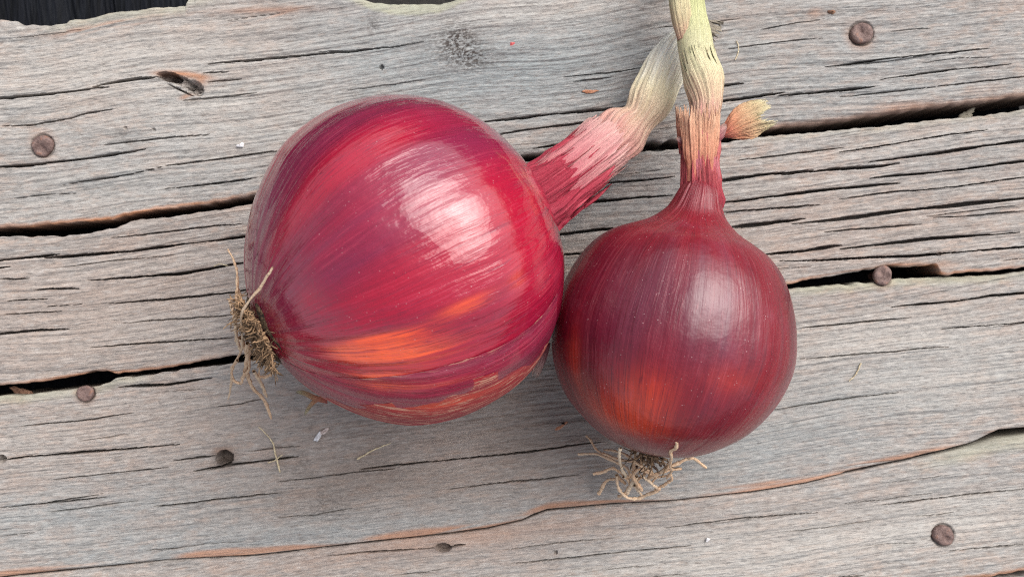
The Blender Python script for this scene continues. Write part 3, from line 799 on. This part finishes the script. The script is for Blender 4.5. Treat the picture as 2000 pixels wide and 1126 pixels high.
mk = np.zeros((len(V), 4), np.float32)
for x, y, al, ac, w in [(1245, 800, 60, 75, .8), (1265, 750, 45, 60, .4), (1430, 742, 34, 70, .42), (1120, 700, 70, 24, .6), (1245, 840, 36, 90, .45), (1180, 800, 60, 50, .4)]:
    mk[:, 0] += w * small.blob(V, x, y, al, ac)  # painted orange glow low on the smaller bulb
for x, y, al, ac, w in [(1300, 600, 100, 130, .75), (1390, 620, 140, 60, .6), (1200, 640, 90, 50, .5), (1180, 520, 100, 80, .4)]:
    mk[:, 1] += w * small.blob(V, x, y, al, ac)  # plum blobs put the bluish sky sheen into the skin colour
a_all = np.repeat(small.a, len(small.th))
mk[:, 3] += smoothstep(.62, .98, a_all) * .9
for x, y, al, ac, w in [(1290, 700, 70, 50, .5), (1500, 620, 140, 50, .5), (1250, 450, 80, 60, .5), (1240, 850, 60, 160, .4)]:
    mk[:, 3] += w * small.blob(V, x, y, al, ac)
mk = np.clip(mk, 0, 1)
qq, tt = np.meshgrid(small.q, small.th, indexing='ij')
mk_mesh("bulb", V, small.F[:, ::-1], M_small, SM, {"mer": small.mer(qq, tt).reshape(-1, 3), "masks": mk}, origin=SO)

# ------------------------------------------------------------------ necks, sheaths and dried leaves
def sweep(name, pts, radii, mat, root, org, wr=None, nth=96, ns=140, jag=0.0, jag0=0.0, flat=None, a0=0.0, a1=2 * math.pi, s0=0.0, s1=1.0, flare=0.0, ref=(0, 0, 1), seed=0, solid=.00012, cap=False, twist=0.0, crum=0.0, taper=None):
    """tube or open sheath along pts; radii in metres at each point; torn far end when jag > 0"""
    P = catmull(pts, 240); Rr = catmull(np.array(radii, float)[:, None], 240)[:, 0]
    Fl = np.ones(240) if flat is None else catmull(np.array(flat, float)[:, None], 240)[:, 0]
    Tn, N, B = frames(P, ref)
    full = abs((a1 - a0) - 2 * math.pi) < 1e-6
    th = np.linspace(a0, a1, nth, endpoint=not full)
    q = np.linspace(0, 1, ns)
    n = tex(512, 1, 6, 0, 400 + seed)[0]; n2 = tex(512, 1, 1.5, 0, 401 + seed)[0]
    ang = th / (2 * np.pi) * 512
    je = (samp(n[None, :], ang, ang * 0) + .7 * samp(n2[None, :], ang, ang * 0)) * jag
    se = s1 - np.abs(je)
    sb = s0 + np.abs(samp(n2[None, :], ang * .3 + 90, ang * 0) * .12 + samp(n[None, :], ang * .35 + 200, ang * 0)) * jag0
    S = sb[None, :] + q[:, None] * (se - sb)[None, :]
    TH = np.broadcast_to(th[None, :], S.shape)
    idx = S * 239
    def ip(A):
        i = np.clip(idx.astype(int), 0, 238); f = idx - i
        if A.ndim == 1: return A[i] * (1 - f) + A[i + 1] * f
        return A[i] * (1 - f)[..., None] + A[i + 1] * f[..., None]
    r = ip(Rr); fl = ip(Fl)
    if taper is not None:
        tw_ = taper[0] + (taper[1] - taper[0]) * smoothstep(0, .8, np.broadcast_to(q[:, None], S.shape))
        TH = (a0 + a1) / 2 + (TH - (a0 + a1) / 2) * tw_
    if crum:
        cx = 100 + 28 * np.cos(TH); cy = 100 + 28 * np.sin(TH)
        r = r * (1 + crum * (samp(TX_f[4], cx + S * 130, cy + seed * 61) + .22 * samp(TX_f[4], cx * 2 + seed * 37, cy * 2 + S * 330)))
    if wr is not None: r = r * (1 + wr(TH, S))
    if flare: r = r * (1 + flare * smoothstep(.7, 1.0, np.broadcast_to(q[:, None], S.shape)) * (.6 + .5 * np.cos(3 * TH + seed)))
    TW = TH + twist * S
    V = ip(P) + r[..., None] * (fl[..., None] * np.sin(TW)[..., None] * ip(N) + np.cos(TW)[..., None] * ip(B))
    mer = np.stack([np.cos(TH), np.sin(TH), S], -1)
    Vf = V.reshape(-1, 3); F = grid_faces(ns, nth, full); mf = mer.reshape(-1, 3)
    if cap:
        Vf = np.vstack([Vf, V[0].mean(0), V[-1].mean(0)]); mf = np.vstack([mf, [0, 0, 0], [0, 0, 1]])
        k = len(Vf) - 2
        j = np.arange(nth); j2 = (j + 1) % nth
        c1 = np.stack([np.full(nth, k), j2, j, j], -1); c2 = np.stack([np.full(nth, k + 1), (ns - 1) * nth + j, (ns - 1) * nth + j2, (ns - 1) * nth + j2], -1)
        me_tri = True
        o = None
        tri = np.vstack([F[:, [0, 1, 2]], F[:, [0, 2, 3]], c1[:, :3], c2[:, :3]])
        o = mk_mesh(name, Vf, tri, mat, root, {"mer": mf}, origin=org)
    else:
        o = mk_mesh(name, Vf, F, mat, root, {"mer": mf}, origin=org)
        if solid:
            m = o.modifiers.new("thickness", 'SOLIDIFY'); m.thickness = solid; m.offset = 0
    return o

def pr(px, z): return px * K * (H - z) / H

CREAM = (.60, .56, .36)
M_stalk_big = stalk_material("tan_green_stalk", [(0.0, (.40, .12, .12)), (.30, (.50, .22, .20)), (.42, (.54, .32, .25)), (.54, (.56, .42, .29)), (.66, (.70, .62, .42)), (.78, (.84, .80, .66)), (.90, (.86, .84, .76)), (1.0, (.5, .44, .34))], (.46, .27, .17), (.84, .76, .62))
M_pink_sheath = stalk_material("pink_sheath", [(0.0, (.32, .035, .055)), (.25, (.42, .12, .14)), (.5, (.52, .26, .25)), (.75, (.58, .38, .32)), (1.0, (.6, .4, .34))], (.34, .08, .10), (.70, .50, .42))
M_red_sheath = stalk_material("red_sheath", [(0.0, (.24, .010, .03)), (.5, (.29, .018, .040)), (1.0, (.38, .05, .07))], (.17, .010, .025), (.55, .12, .15))
M_neck_skin = stalk_material("wrinkled_red_neck", [(0.0, (.215, .012, .028)), (.3, (.27, .020, .036)), (.6, (.36, .07, .07)), (1.0, (.48, .18, .16))], (.11, .008, .02), (.42, .11, .12))
M_tip = stalk_material("dried_leaf_tip", [(0.0, (.40, .36, .28)), (.5, (.22, .19, .15)), (1.0, (.36, .31, .24))], (.07, .055, .045), (.50, .46, .38))
M_stalk_small = stalk_material("pink_green_stalk", [(0.0, (.38, .06, .09)), (.20, (.46, .14, .16)), (.38, (.55, .24, .22)), (.52, (.62, .44, .29)), (.66, (.63, .58, .36)), (.80, (.60, .58, .34)), (1.0, (.55, .56, .28))], (.44, .16, .16), (.72, .64, .46))
M_cream = stalk_material("cream_leaf", [(0.0, (.60, .34, .24)), (.3, (.62, .50, .30)), (1.0, (.60, .60, .34))], (.46, .26, .17), (.74, .70, .50))
M_green = stalk_material("green_stalk", [(0.0, (.60, .50, .34)), (.3, (.62, .58, .36)), (.6, (.55, .56, .28)), (1.0, (.48, .53, .22))], (.40, .36, .16), (.72, .70, .46))
M_collar = stalk_material("orange_papery_skin", [(0.0, (.44, .09, .08)), (.35, (.52, .18, .11)), (.7, (.58, .29, .18)), (1.0, (.60, .38, .25))], (.42, .16, .08), (.74, .54, .36))
M_curl = stalk_material("curled_dry_leaf", [(0.0, (.48, .10, .08)), (.3, (.58, .24, .13)), (.6, (.56, .36, .20)), (.85, (.56, .47, .27)), (1.0, (.66, .60, .42))], (.20, .11, .075), (.70, .54, .34))

wrA = harm(11, [3, 7, 12, 19, 27, 34], [.05, .035, .03, .028, .022, .018])
wrB = harm(12, [2, 5, 11, 17, 25, 39], [.05, .04, .028, .026, .022, .016])
wrC = harm(13, [4, 9, 15, 23, 31, 41], [.03, .03, .028, .026, .024, .016])

# big onion: stalk lying on the planks, three overlapping sheaths
bpts = [(1016, 406, .0352), (1095, 354, .028), (1165, 298, .0195), (1208, 263, .0145), (1245, 234, .0118), (1272, 196, .0100), (1295, 150, .0090), (1322, 103, .0082), (1352, 64, .0075)]
brad = [56, 53, 48, 46, 38, 43, 41, 36, 24]
bp = [T(*p) for p in bpts]; brr = [pr(r, p[2]) for r, p in zip(brad, bpts)]
dips = lambda S, c, w: np.exp(-((S - c) / w) ** 2)
sweep("stalk", bp, brr, M_stalk_big, BIG, BO, wr=lambda th, s: wrA(th, s * 2) * .85 - .12 * dips(s, .50, .05) + .10 * dips(s, .40, .06) - .07 * dips(s, .72, .06), nth=150, ns=200, flat=[1, 1, .9, .78, .72, .72, .72, .7, .7], solid=0, twist=1.6, crum=.028)
sweep("sheath", bp[:5], [r * k for r, k in zip(brr[:5], (1.04, 1.08, 1.14, 1.17, 1.2))], M_pink_sheath, BIG, BO, wr=lambda th, s: wrB(th, s) * .6, nth=150, ns=90, jag=.07, s1=.66, flat=[1, 1, .92, .82, .78], seed=3, flare=.10, crum=.028)["label"] = "pink papery sheath with a torn rim"
rs = [(1012, 410, .0352), (1050, 386, .033), (1092, 356, .028), (1134, 325, .0235), (1182, 286, .0175)]
sweep("red_sheath", [T(*p) for p in rs], [pr(r, p[2]) for r, p in zip([80, 68, 61, 57, 55], rs)], M_red_sheath, BIG, BO, wr=lambda th, s: wrC(th, s) * 1.0, nth=150, ns=80, jag=.22, s1=.92, flat=[1, 1, 1, .95, .9], seed=5, flare=.06, crum=.028)["label"] = "crimson sheath at the base of the neck"
tp = [(1340, 76, .0076), (1362, 62, .0072), (1384, 60, .0070), (1404, 70, .0064)]
sweep("dried_leaf_tip", [T(*p) for p in tp], [pr(r, .007) for r in (18, 17, 21, 25)], M_tip, BIG, BO, wr=lambda th, s: wrA(th, s * 3) * 1.6 + .15 * np.cos(5 * th), nth=90, ns=50, jag=.14, flat=[.8, .7, .55, .5], seed=7, flare=.15)

# small onion: neck, torn orange collar, side flaps, curled leaf, stalk
spts = [(1367, 372, .0305), (1367, 330, .0300), (1366, 290, .0290), (1370, 248, .0270), (1379, 205, .0248), (1374, 158, .0228), (1362, 112, .0213), (1356, 72, .0205), (1350, 30, .0198), (1344, -20, .0190), (1338, -90, .0170), (1334, -160, .0140)]
srad = [34, 33, 31, 28, 30, 36, 35, 33, 28, 28, 27, 25]
sp_ = [T(*p) for p in spts]; srr = [pr(r, p[2]) for r, p in zip(srad, spts)]
sweep("stalk", sp_[:9], srr[:9], M_stalk_small, SM, SO, wr=lambda th, s: wrC(th, s * 2) * .5 * (1 - .95 * smoothstep(.62, .76, s)) + .10 * dips(s, .62, .08) - .08 * dips(s, .42, .05), nth=150, ns=180, flat=[1, 1, 1, .95, .9, .85, .85, .85, .8], jag=.05, s1=.80, seed=8, solid=.0001, twist=1.5, crum=.028)
sweep("leaf_stalk", sp_[4:], [r * k for r, k in zip(srr[4:], (.8, .86, .97, 1.03, 1.05, 1.03, 1, 1))], M_green, SM, SO, wr=lambda th, s: wrA(th, s * 2) * .5 * smoothstep(.4, .6, s), nth=120, ns=120, flat=[.9, .85, .85, .8, .75, .7, .65, .6], seed=9, solid=0, twist=-.8)["label"] = "pale green leaf base rising out of the neck"
lp = [(1338, 78, .0215), (1334, 40, .0212), (1330, 0, .0205), (1326, -60, .019)]
sweep("folded_leaf", [T(*p) for p in lp], [pr(r, .02) for r in (14, 21, 22, 22)], M_cream, SM, SO, wr=lambda th, s: wrB(th, s) * .6, nth=70, ns=70, a0=-.9, a1=3.3, flat=[.8, .8, .8, .8], seed=10, solid=.0002, s0=.0)
cp = [(1366, 392, .0308), (1366, 350, .0306), (1366, 305, .0298), (1366, 262, .0285), (1366, 210, .0274)]
crad = [36, 30, 33.5, 35.5, 37]
sweep("collar_skin", [T(*p) for p in cp], [pr(r, p[2]) * 1.02 for r, p in zip(crad, cp)], M_collar, SM, SO, wr=lambda th, s: wrB(th, s) * .75, nth=170, ns=110, jag=.09, jag0=.0, s0=.20, s1=.98, a0=.25, a1=2.9, taper=(.75, 1.0), seed=22, flare=.10, solid=.00018, crum=.028)["label"] = "torn orange papery collar"
c2 = [(1364, 424, .0312), (1366, 396, .0310), (1367, 360, .0306), (1366, 318, .0296), (1366, 280, .0285), (1368, 240, .0272)]
sweep("neck_skin", [T(*p) for p in c2], [pr(r, p[2]) for r, p in zip([42, 42, 35.5, 32, 33, 32], c2)], M_neck_skin, SM, SO, wr=lambda th, s: wrC(th, s * 1.3) * (.12 + 1.1 * smoothstep(.05, .4, s)), nth=170, ns=110, jag=.16, s0=.0, seed=31, flare=.06, solid=.00018, crum=.03)
fp = [(1334, 300, .028), (1332, 262, .0275), (1331, 236, .027), (1328, 204, .0268)]
sweep("skin_flap", [T(*p) for p in fp], [pr(r, .027) for r in (7, 9, 10, 8)], M_collar, SM, SO, wr=lambda th, s: wrA(th, s) * .8, nth=50, ns=60, jag=.10, flat=[.4, .4, .4, .5], a0=.2, a1=4.2, seed=12, flare=.4)
fp = [(1334, 276, .029), (1328, 273, .0292), (1321, 268, .0290)]
sweep("skin_flap", [T(*p) for p in fp], [pr(r, .027) for r in (7, 5, 3)], M_pink_sheath, SM, SO, nth=30, ns=20, jag=.1, flat=[.4, .4, .4], a0=0, a1=4, seed=13)
tw = [(1390, 276, .0285), (1404, 262, .0285), (1416, 250, .0283), (1430, 240, .028)]
sweep("skin_flap", [T(*p) for p in tw], [pr(r, .028) for r in (10, 11, 9, 8)], M_pink_sheath, SM, SO, wr=lambda th, s: wrC(th, s) * .9, nth=60, ns=50, flat=[.5, .6, .8, .8], seed=14, solid=0)
cu = [(1412, 262, .0280), (1432, 250, .0280), (1454, 238, .0278), (1478, 228, .0272), (1506, 218, .0265)]
sweep("curled_leaf", [T(*p) for p in cu], [pr(r, .027) for r in (7, 22, 32, 33, 27)], M_curl, SM, SO, wr=lambda th, s: wrB(th, s * 2) * 1.0 + .08 * np.cos(2 * th + 4 * s), nth=150, ns=100, jag=.11, flat=[.8, .5, .42, .42, .5], a0=-2.4, a1=3.0, seed=15, flare=.12, solid=.00018, crum=.05)

# ------------------------------------------------------------------ roots
def strand(pts, w0, w1, mat, root, org, name="root", seed=0, n=34, nth=8, kink=1.0):
    R = np.random.default_rng(seed)
    P = catmull(pts, n)
    nz = np.cumsum(R.normal(0, 1, (n, 3)), 0); nz -= np.linspace(0, 1, n)[:, None] * nz[-1]
    P = P + nz * K * .55 * kink
    r = np.linspace(w0, w1, n) * .5 * K * .92 * (1 + .16 * R.standard_normal(n))
    r[-1] *= .5
    Tn, N, B = frames(P)
    th = np.linspace(0, 2 * np.pi, nth, endpoint=False)
    V = P[:, None] + r[:, None, None] * (np.cos(th)[None, :, None] * N[:, None] + np.sin(th)[None, :, None] * B[:, None])
    mer = np.stack([np.broadcast_to(np.cos(th)[None, :], (n, nth)), np.broadcast_to(np.sin(th)[None, :], (n, nth)), np.broadcast_to(np.linspace(0, 1, n)[:, None] * 2 + seed * 1.7, (n, nth))], -1)
    V = V.reshape(-1, 3); F = grid_faces(n, nth, True)
    return V, F, mer.reshape(-1, 3)

def root(pts, w0, w1, root_o, org, seed, mat=None, kink=1.0):
    V, F, m = strand(pts, w0, w1, None, None, None, seed=seed, kink=kink)
    return mk_mesh("root", V, F[:, ::-1], mat or M_root, root_o, {"mer": m}, origin=org)

def onto(b, p, lift=.0009):
    """lift a root point that would lie inside the bulb onto its skin"""
    i, j = b.hit(*PX(np.array(p)))
    q = b.V[i, j] + b.N[i, j] * (1 if (b.N[i, j] * (b.V[i, j] - b.C)).sum() > 0 else -1) * lift
    return q if np.hypot(*(PX(q) - PX(np.array(p)))) < 9 and q[2] > p[2] else np.array(p)
def zs(zlist, n): return np.interp(np.linspace(0, 1, n), np.linspace(0, 1, len(zlist)), zlist)

small_roots = [
    ([175,75, 240,140, 320,260, 400,320, 480,350, 620,400, 800,430, 960,440], 3.0, 4.0, [.007, .012, .022]),
    ([70,330, 200,325, 340,335, 480,390, 620,460, 740,530, 800,640], 3.4, 4.6, [.006, .013, .017]),
    ([280,605, 400,590, 520,545, 600,555, 740,640, 830,660], 4.6, 4.4, [.012, .015, .014]),
    ([350,880, 410,780, 470,700, 580,680, 700,690], 5.2, 3.6, [.004, .008, .012]),
    ([600,620, 610,720, 660,850, 760,930, 900,950, 1050,890, 1190,840], 4.2, 5.0, [.016, .010, .007, .011]),
    ([1150,830, 1200,790, 1290,740, 1380,690, 1360,600], 5.4, 3.6, [.012, .014, .018]),
    ([1390,90, 1440,170, 1420,250, 1350,290, 1360,370, 1345,500, 1370,560, 1300,670], 5.0, 3.8, [.050, .050, .048, .046, .043, .034, .024, .018]),
    ([1850,510, 1700,400, 1600,395, 1460,460, 1300,530, 1180,610, 1040,660], 4.4, 5.6, [.012, .020, .022, .016]),
    ([1600,395, 1615,370, 1625,352], 5.5, 6.0, [.0200, .021]),
    ([1500,530, 1380,540, 1250,570, 1100,600, 960,545, 880,570, 840,650, 850,700], 3.6, 4.6, [.013, .019, .022, .019]),
    ([830,640, 880,740, 960,840], 4.6, 6.0, [.020, .012]),
    ([660,240, 640,340, 650,470, 680,580, 740,640], 4.0, 4.4, [.040, .036, .024, .017]),
    ([430,270, 600,300, 740,350, 880,450, 1000,540, 1120,600], 3.2, 4.8, [.010, .022, .020]),
    ([860,400, 845,470, 840,560, 815,660], 5.0, 5.4, [.024, .018, .014]),
    ([880,640, 800,780, 740,880], 5.4, 7.0, [.016, .008]),
    ([850,760, 900,840, 950,910], 3.6, 3.6, [.013, .008]),
    ([600,610, 660,680, 730,745], 5.0, 4.0, [.012, .010]),
    ([960,640, 1080,740, 1200,830], 4.2, 4.2, [.017, .012]),
    ([1090,740, 1150,665, 1290,640, 1340,650], 3.2, 3.0, [.013, .015]),
    ([970,380, 955,470, 1000,560], 3.6, 3.6, [.024, .018]),
    ([700,640, 780,700, 800,800, 690,900, 620,920], 4.0, 4.4, [.016, .010, .006]),
    ([1000,600, 900,700, 870,780], 3.8, 3.8, [.015, .009]),
]
for i, (c, w0, w1, zl) in enumerate(small_roots):
    q = np.array(c, float).reshape(-1, 2); z = zs(zl, len(q))
    pp = [T(1120 + x / 7.143, 840 + y / 7.143, zz) for (x, y), zz in zip(q, z)]
    root(pp, w0 * 1.4, w1 * 1.4, SM, SO, 700 + i, kink=.55)
M_droot = plain_material("dark_root", (.05, .03, .02), (.20, .12, .08), 1500)
for i, c in enumerate([[1130,380, 1170,430, 1230,490], [1240,380, 1260,440, 1300,510], [1080,400, 1120,500, 1180,570], [900,380, 960,460, 940,560], [1050,380, 1030,470, 1090,560], [980,400, 900,480, 870,560]]):
    q = np.array(c, float).reshape(-1, 2)
    root([T(1120 + x / 7.143, 840 + y / 7.143, zz) for (x, y), zz in zip(q, [.026, .018, .012])], 5, 4, SM, SO, 740 + i, mat=M_droot)

def plate(b, rad, root_o, org, seed, depth=.0012, lump=.0016):
    R = np.random.default_rng(seed)
    n, nt = 22, 60
    c = b.C + b.A * b.R * b.a.min()
    rr = np.linspace(0, 1, n); th = np.linspace(0, 2 * np.pi, nt, endpoint=False)
    RR, TT = np.meshgrid(rr, th, indexing='ij')
    hh = depth * (1 - RR ** 2) + lump * samp(TX_f[4], RR * np.cos(TT) * 22 + 200 + seed, RR * np.sin(TT) * 22 + 200) * (1 - RR ** 3) * .6
    V = c - b.A * (hh[..., None] - .0012 * RR[..., None] ** 2) + rad * RR[..., None] * (np.cos(TT)[..., None] * b.E1 + np.sin(TT)[..., None] * b.E2) * (1 + .08 * np.cos(5 * TT + 1))[..., None]
    return mk_mesh("root_plate", V.reshape(-1, 3), grid_faces(n, nt, True), M_plate, root_o, origin=org, smooth=True), c
plate(small, .0052, SM, SO, 5)
_, bc = plate(big, .0085, BIG, BO, 6, .0016, .0028)

def fuzz(b, c, rad, count, lmin, lmax, root_o, org, seed, droop):
    R = np.random.default_rng(seed); Vs, Fs = [], []; k = 0
    for i in range(count):
        r = rad * math.sqrt(R.uniform(0, 1)); t = R.uniform(0, 6.283)
        p = c + b.E1 * r * math.cos(t) + b.E2 * r * math.sin(t) - b.A * .0008
        d = -b.A * R.uniform(.5, 1.1) + (b.E1 * math.cos(t) + b.E2 * math.sin(t)) * R.uniform(-.2, .9) + R.normal(0, .55, 3)
        d /= np.linalg.norm(d); L = R.uniform(lmin, lmax)
        p1 = p + d * L * .4 + R.normal(0, L * .12, 3); p2 = p1 + (d + R.normal(0, .7, 3) + np.array(droop)) * L * .35; p3 = p2 + (d + R.normal(0, .9, 3) + np.array(droop) * 1.5) * L * .3
        for q in (p1, p2, p3): q[2] = max(q[2], .0012)
        V, F, _ = strand([p, p1, p2, p3], R.uniform(1.8, 4.4), R.uniform(1.0, 2.2), None, None, None, seed=seed * 1000 + i, n=9, nth=5)
        Vs.append(V); Fs.append(F + k); k += len(V)
    V = np.vstack(Vs)
    o = mk_mesh("root_tuft", V, np.vstack(Fs)[:, ::-1], M_tuft, root_o, origin=org)
    o["kind"] = "stuff"
    return o
fuzz(big, bc, .0088, 560, .0010, .0032, BIG, BO, 9, (0, -.2, -.2))
fuzz(small, smC + np.array(small.A) * smR * small.a.min(), .0045, 40, .002, .006, SM, SO, 8, (0, 0, -.9))

big_roots = [
    ([330,155, 270,260, 180,370, 150,440, 155,560, 150,640, 100,740, 95,830, 75,915], 3.0, 3.2, [.074, .071, .068, .064, .050, .036, .022, .012, .005]),
    ([190,590, 185,680, 180,760, 210,850, 280,920, 325,1030], 6.0, 4.6, [.046, .034, .020, .010, .004]),
    ([225,750, 270,830, 300,905], 4.6, 4.0, [.036, .022, .012]),
    ([130,690, 100,740, 110,800, 150,825, 172,760], 4.2, 3.6, [.036, .024, .02, .026]),
    ([75,50, 105,130, 122,230, 118,340, 135,430], 2.4, 5.5, [.030, .040, .047]),
    ([85,345, 100,430, 112,520, 118,585], 4.5, 3.0, [.036, .042, .038]),
    ([250,700, 258,780, 300,900], 2.2, 1.8, [.045, .03, .014]),
    ([230,765, 285,782, 330,760, 320,700], 3.8, 3.8, [.030, .030, .036]),
    ([150,560, 190,640, 200,740, 150,800], 5.0, 3.0, [.046, .036, .022]),
    ([205,620, 190,700, 165,760], 5.4, 4.0, [.044, .034, .022]),
    ([135,280, 150,330, 160,390, 170,450], 3.0, 4.5, [.038, .044, .048]),
    ([130,400, 118,480, 128,560, 150,640], 5.0, 4.0, [.046, .044, .036]),
]
for i, (c, w0, w1, zl) in enumerate(big_roots):
    q = np.array(c, float).reshape(-1, 2); z = zs(zl, len(q))
    pp = [T(420 + x / 2.9625, 470 + y / 2.9625, zz) for (x, y), zz in zip(q, z)]
    root(pp, w0 * 1.4, w1 * 1.4, BIG, BO, 800 + i, kink=.8)

# dry scraps of skin still attached to the big onion
def scrap(name, pts, rads, mat, root_o, org, seed, flat=.3, a1=4.0):
    return sweep(name, [T(*p) for p in pts], [pr(r, p[2]) for r, p in zip(rads, pts)], mat, root_o, org, wr=lambda th, s: wrA(th, s * 2) * 1.2, nth=40, ns=36, jag=.12, flat=[flat] * len(pts), a0=0, a1=a1, seed=seed, flare=.3)
scrap("dry_skin_scrap", [(640, 782, .022), (614, 776, .021), (594, 767, .020), (578, 764, .019)], [5, 5, 4, 1.5], M_curl, BIG, BO, 41)
scrap("dry_skin_scrap", [(632, 774, .020), (614, 783, .019), (604, 795, .0165), (594, 810, .0150)], [4, 4, 3, 1.5], M_curl, BIG, BO, 42)
scrap("skin_flap", [(1064, 668, .026), (1060, 692, .025), (1052, 716, .0235), (1043, 738, .022)], [10, 9, 8, 4], M_pink_sheath, BIG, BO, 43, .12)
scrap("skin_flap", [(1094, 606, .034), (1099, 594, .035), (1103, 584, .036)], [2.5, 2.2, 1.5], M_collar, BIG, BO, 44, .5)

# ------------------------------------------------------------------ loose bits lying on the planks
M_straw = plain_material("straw", (.40, .32, .20), (.66, .56, .38), 1200)
M_white = plain_material("white_fluff", (.52, .50, .51), (.78, .77, .79), 900)
M_husk = plain_material("pale_husk", (.42, .33, .29), (.62, .52, .48), 900)
M_redchip = plain_material("red_skin_chip", (.42, .06, .07), (.62, .16, .15), 1200)
M_orchip = plain_material("orange_wood_chip", (.36, .15, .08), (.52, .26, .16), 1200)
M_brown = plain_material("brown_crumb", (.14, .07, .045), (.30, .17, .11), 1200)

def loose_strand(pts, w0, w1, z, mat, name, label, cat, seed, group=None):
    P = [T(x, y, z) for x, y in np.array(pts, float).reshape(-1, 2)]
    org = np.array([P[0][0], P[0][1], 0])
    V, F, m = strand(P, w0, w1, None, None, None, seed=seed, n=30, kink=.5)
    o = mk_mesh(name, V - org, F[:, ::-1], mat, None, {"mer": m})
    o.location = org
    return tag(o, label, cat, group)
def flake(cx, cy, lx, ly, rot, mat, name, label, cat, seed, thick=1.6, curl=.3, group=None):
    R = np.random.default_rng(seed)
    nt, nr = 22, 6
    th = np.linspace(0, 2 * np.pi, nt, endpoint=False)
    lob = 1 + .18 * np.cos(2 * th + R.uniform(0, 6)) + .16 * np.cos(3 * th + R.uniform(0, 6)) + .10 * R.standard_normal(nt)
    V = []
    for k in range(nr):
        rr = (k + .02) / (nr - 1)
        x = lx * .5 * rr * lob * np.cos(th); y = ly * .5 * rr * lob * np.sin(th)
        z = thick * (1 - rr ** 3) + curl * ly * .3 * rr ** 2 * np.cos(2 * th + 1) ** 2 + thick * .25 * R.standard_normal(nt) * (1 - rr)
        V.append(np.stack([x * math.cos(rot) - y * math.sin(rot), -(x * math.sin(rot) + y * math.cos(rot)), z + .6], -1))
    V.append(V[-1] * np.array([.9, .9, 0]) + np.array([0, 0, -.4]))
    V = np.concatenate(V) * K
    o = mk_mesh(name, V, grid_faces(nr + 1, nt, True), mat)
    o.location = T(cx, cy, .0002)
    return tag(o, label, cat, group)
loose_strand([505,833, 521,848, 533,865, 538,886, 542,904, 547,922], 2.2, 4.0, .0006, M_straw, "straw", "long thin curved straw below the big onion's roots", "straw", 901)
loose_strand([523,903, 539,897, 552,888], 2.4, 2.0, .0011, M_straw, "straw", "short straw lying across the long curved straw", "straw", 902)
loose_strand([697,896, 717,886, 738,875, 764,864], 4.0, 2.0, .0005, M_straw, "straw", "tan straw on the damp, shade-painted brown plank under the big onion", "straw", 903)
loose_strand([1439,80, 1442,92, 1440,106, 1436,118], 2.4, 2.0, .0006, M_straw, "straw", "short bent straw right of the dried leaf tip", "straw", 904)
loose_strand([1682,709, 1676,722, 1668,732, 1658,744], 3.2, 2.2, .0005, M_straw, "straw", "short straw right of the smaller onion", "straw", 905)
loose_strand([418,520, 430,517, 446,519], 1.6, 1.4, .001, M_straw, "straw", "hair thin fibre left of the big onion's upper roots", "straw", 906)
flake(621, 852, 27, 8, -.95, M_white, "fluff", "small white wisp of fluff below the big onion", "fluff", 911, 3.0)
flake(633, 842, 20, 10, -.6, M_husk, "husk", "tan husk touching the white wisp of fluff", "husk", 912, 2.0)
flake(1000, 88, 8, 13, .1, M_redchip, "skin_chip", "tiny red skin chip on the pale upper plank", "skin chip", 913, 2.0)
flake(1152, 179, 30, 7, -.1, M_orchip, "wood_chip", "flat orange chip beside the big onion's stalk", "wood chip", 914, 1.4)
flake(1095, 832, 26, 7, -.5, M_orchip, "wood_chip", "orange sliver on the plank between the two onions", "wood chip", 915, 1.4)
flake(1624, 24, 14, 10, .3, M_brown, "crumb", "brown crumb near the upper right nail", "crumb", 916, 4.0)
flake(470, 284, 14, 9, 0, M_white, "fleck", "white fleck on the plank left of the big onion", "fleck", 917, 2.0)
flake(1382, 1053, 8, 7, 0, M_white, "fleck", "white fleck on the nearest plank at the bottom", "fleck", 918, 1.6)
flake(1100, 826, 6, 5, 0, M_dark, "grit", "black speck of grit between the two onions", "grit", 919, 3.0)
flake(1915, 214, 38, 16, -.4, M_tip, "dead_leaf", "grey dead leaf scrap caught in the gap at the right", "leaf scrap", 920, 3.0)
bpy.data.objects["dead_leaf"].location.z = -.008
flake(18, 768, 44, 16, .4, M_brown, "bark_scrap", "brown scrap stuck in the gap at the left edge", "bark scrap", 921, 4.0)
bpy.data.objects["bark_scrap"].location.z = -.006
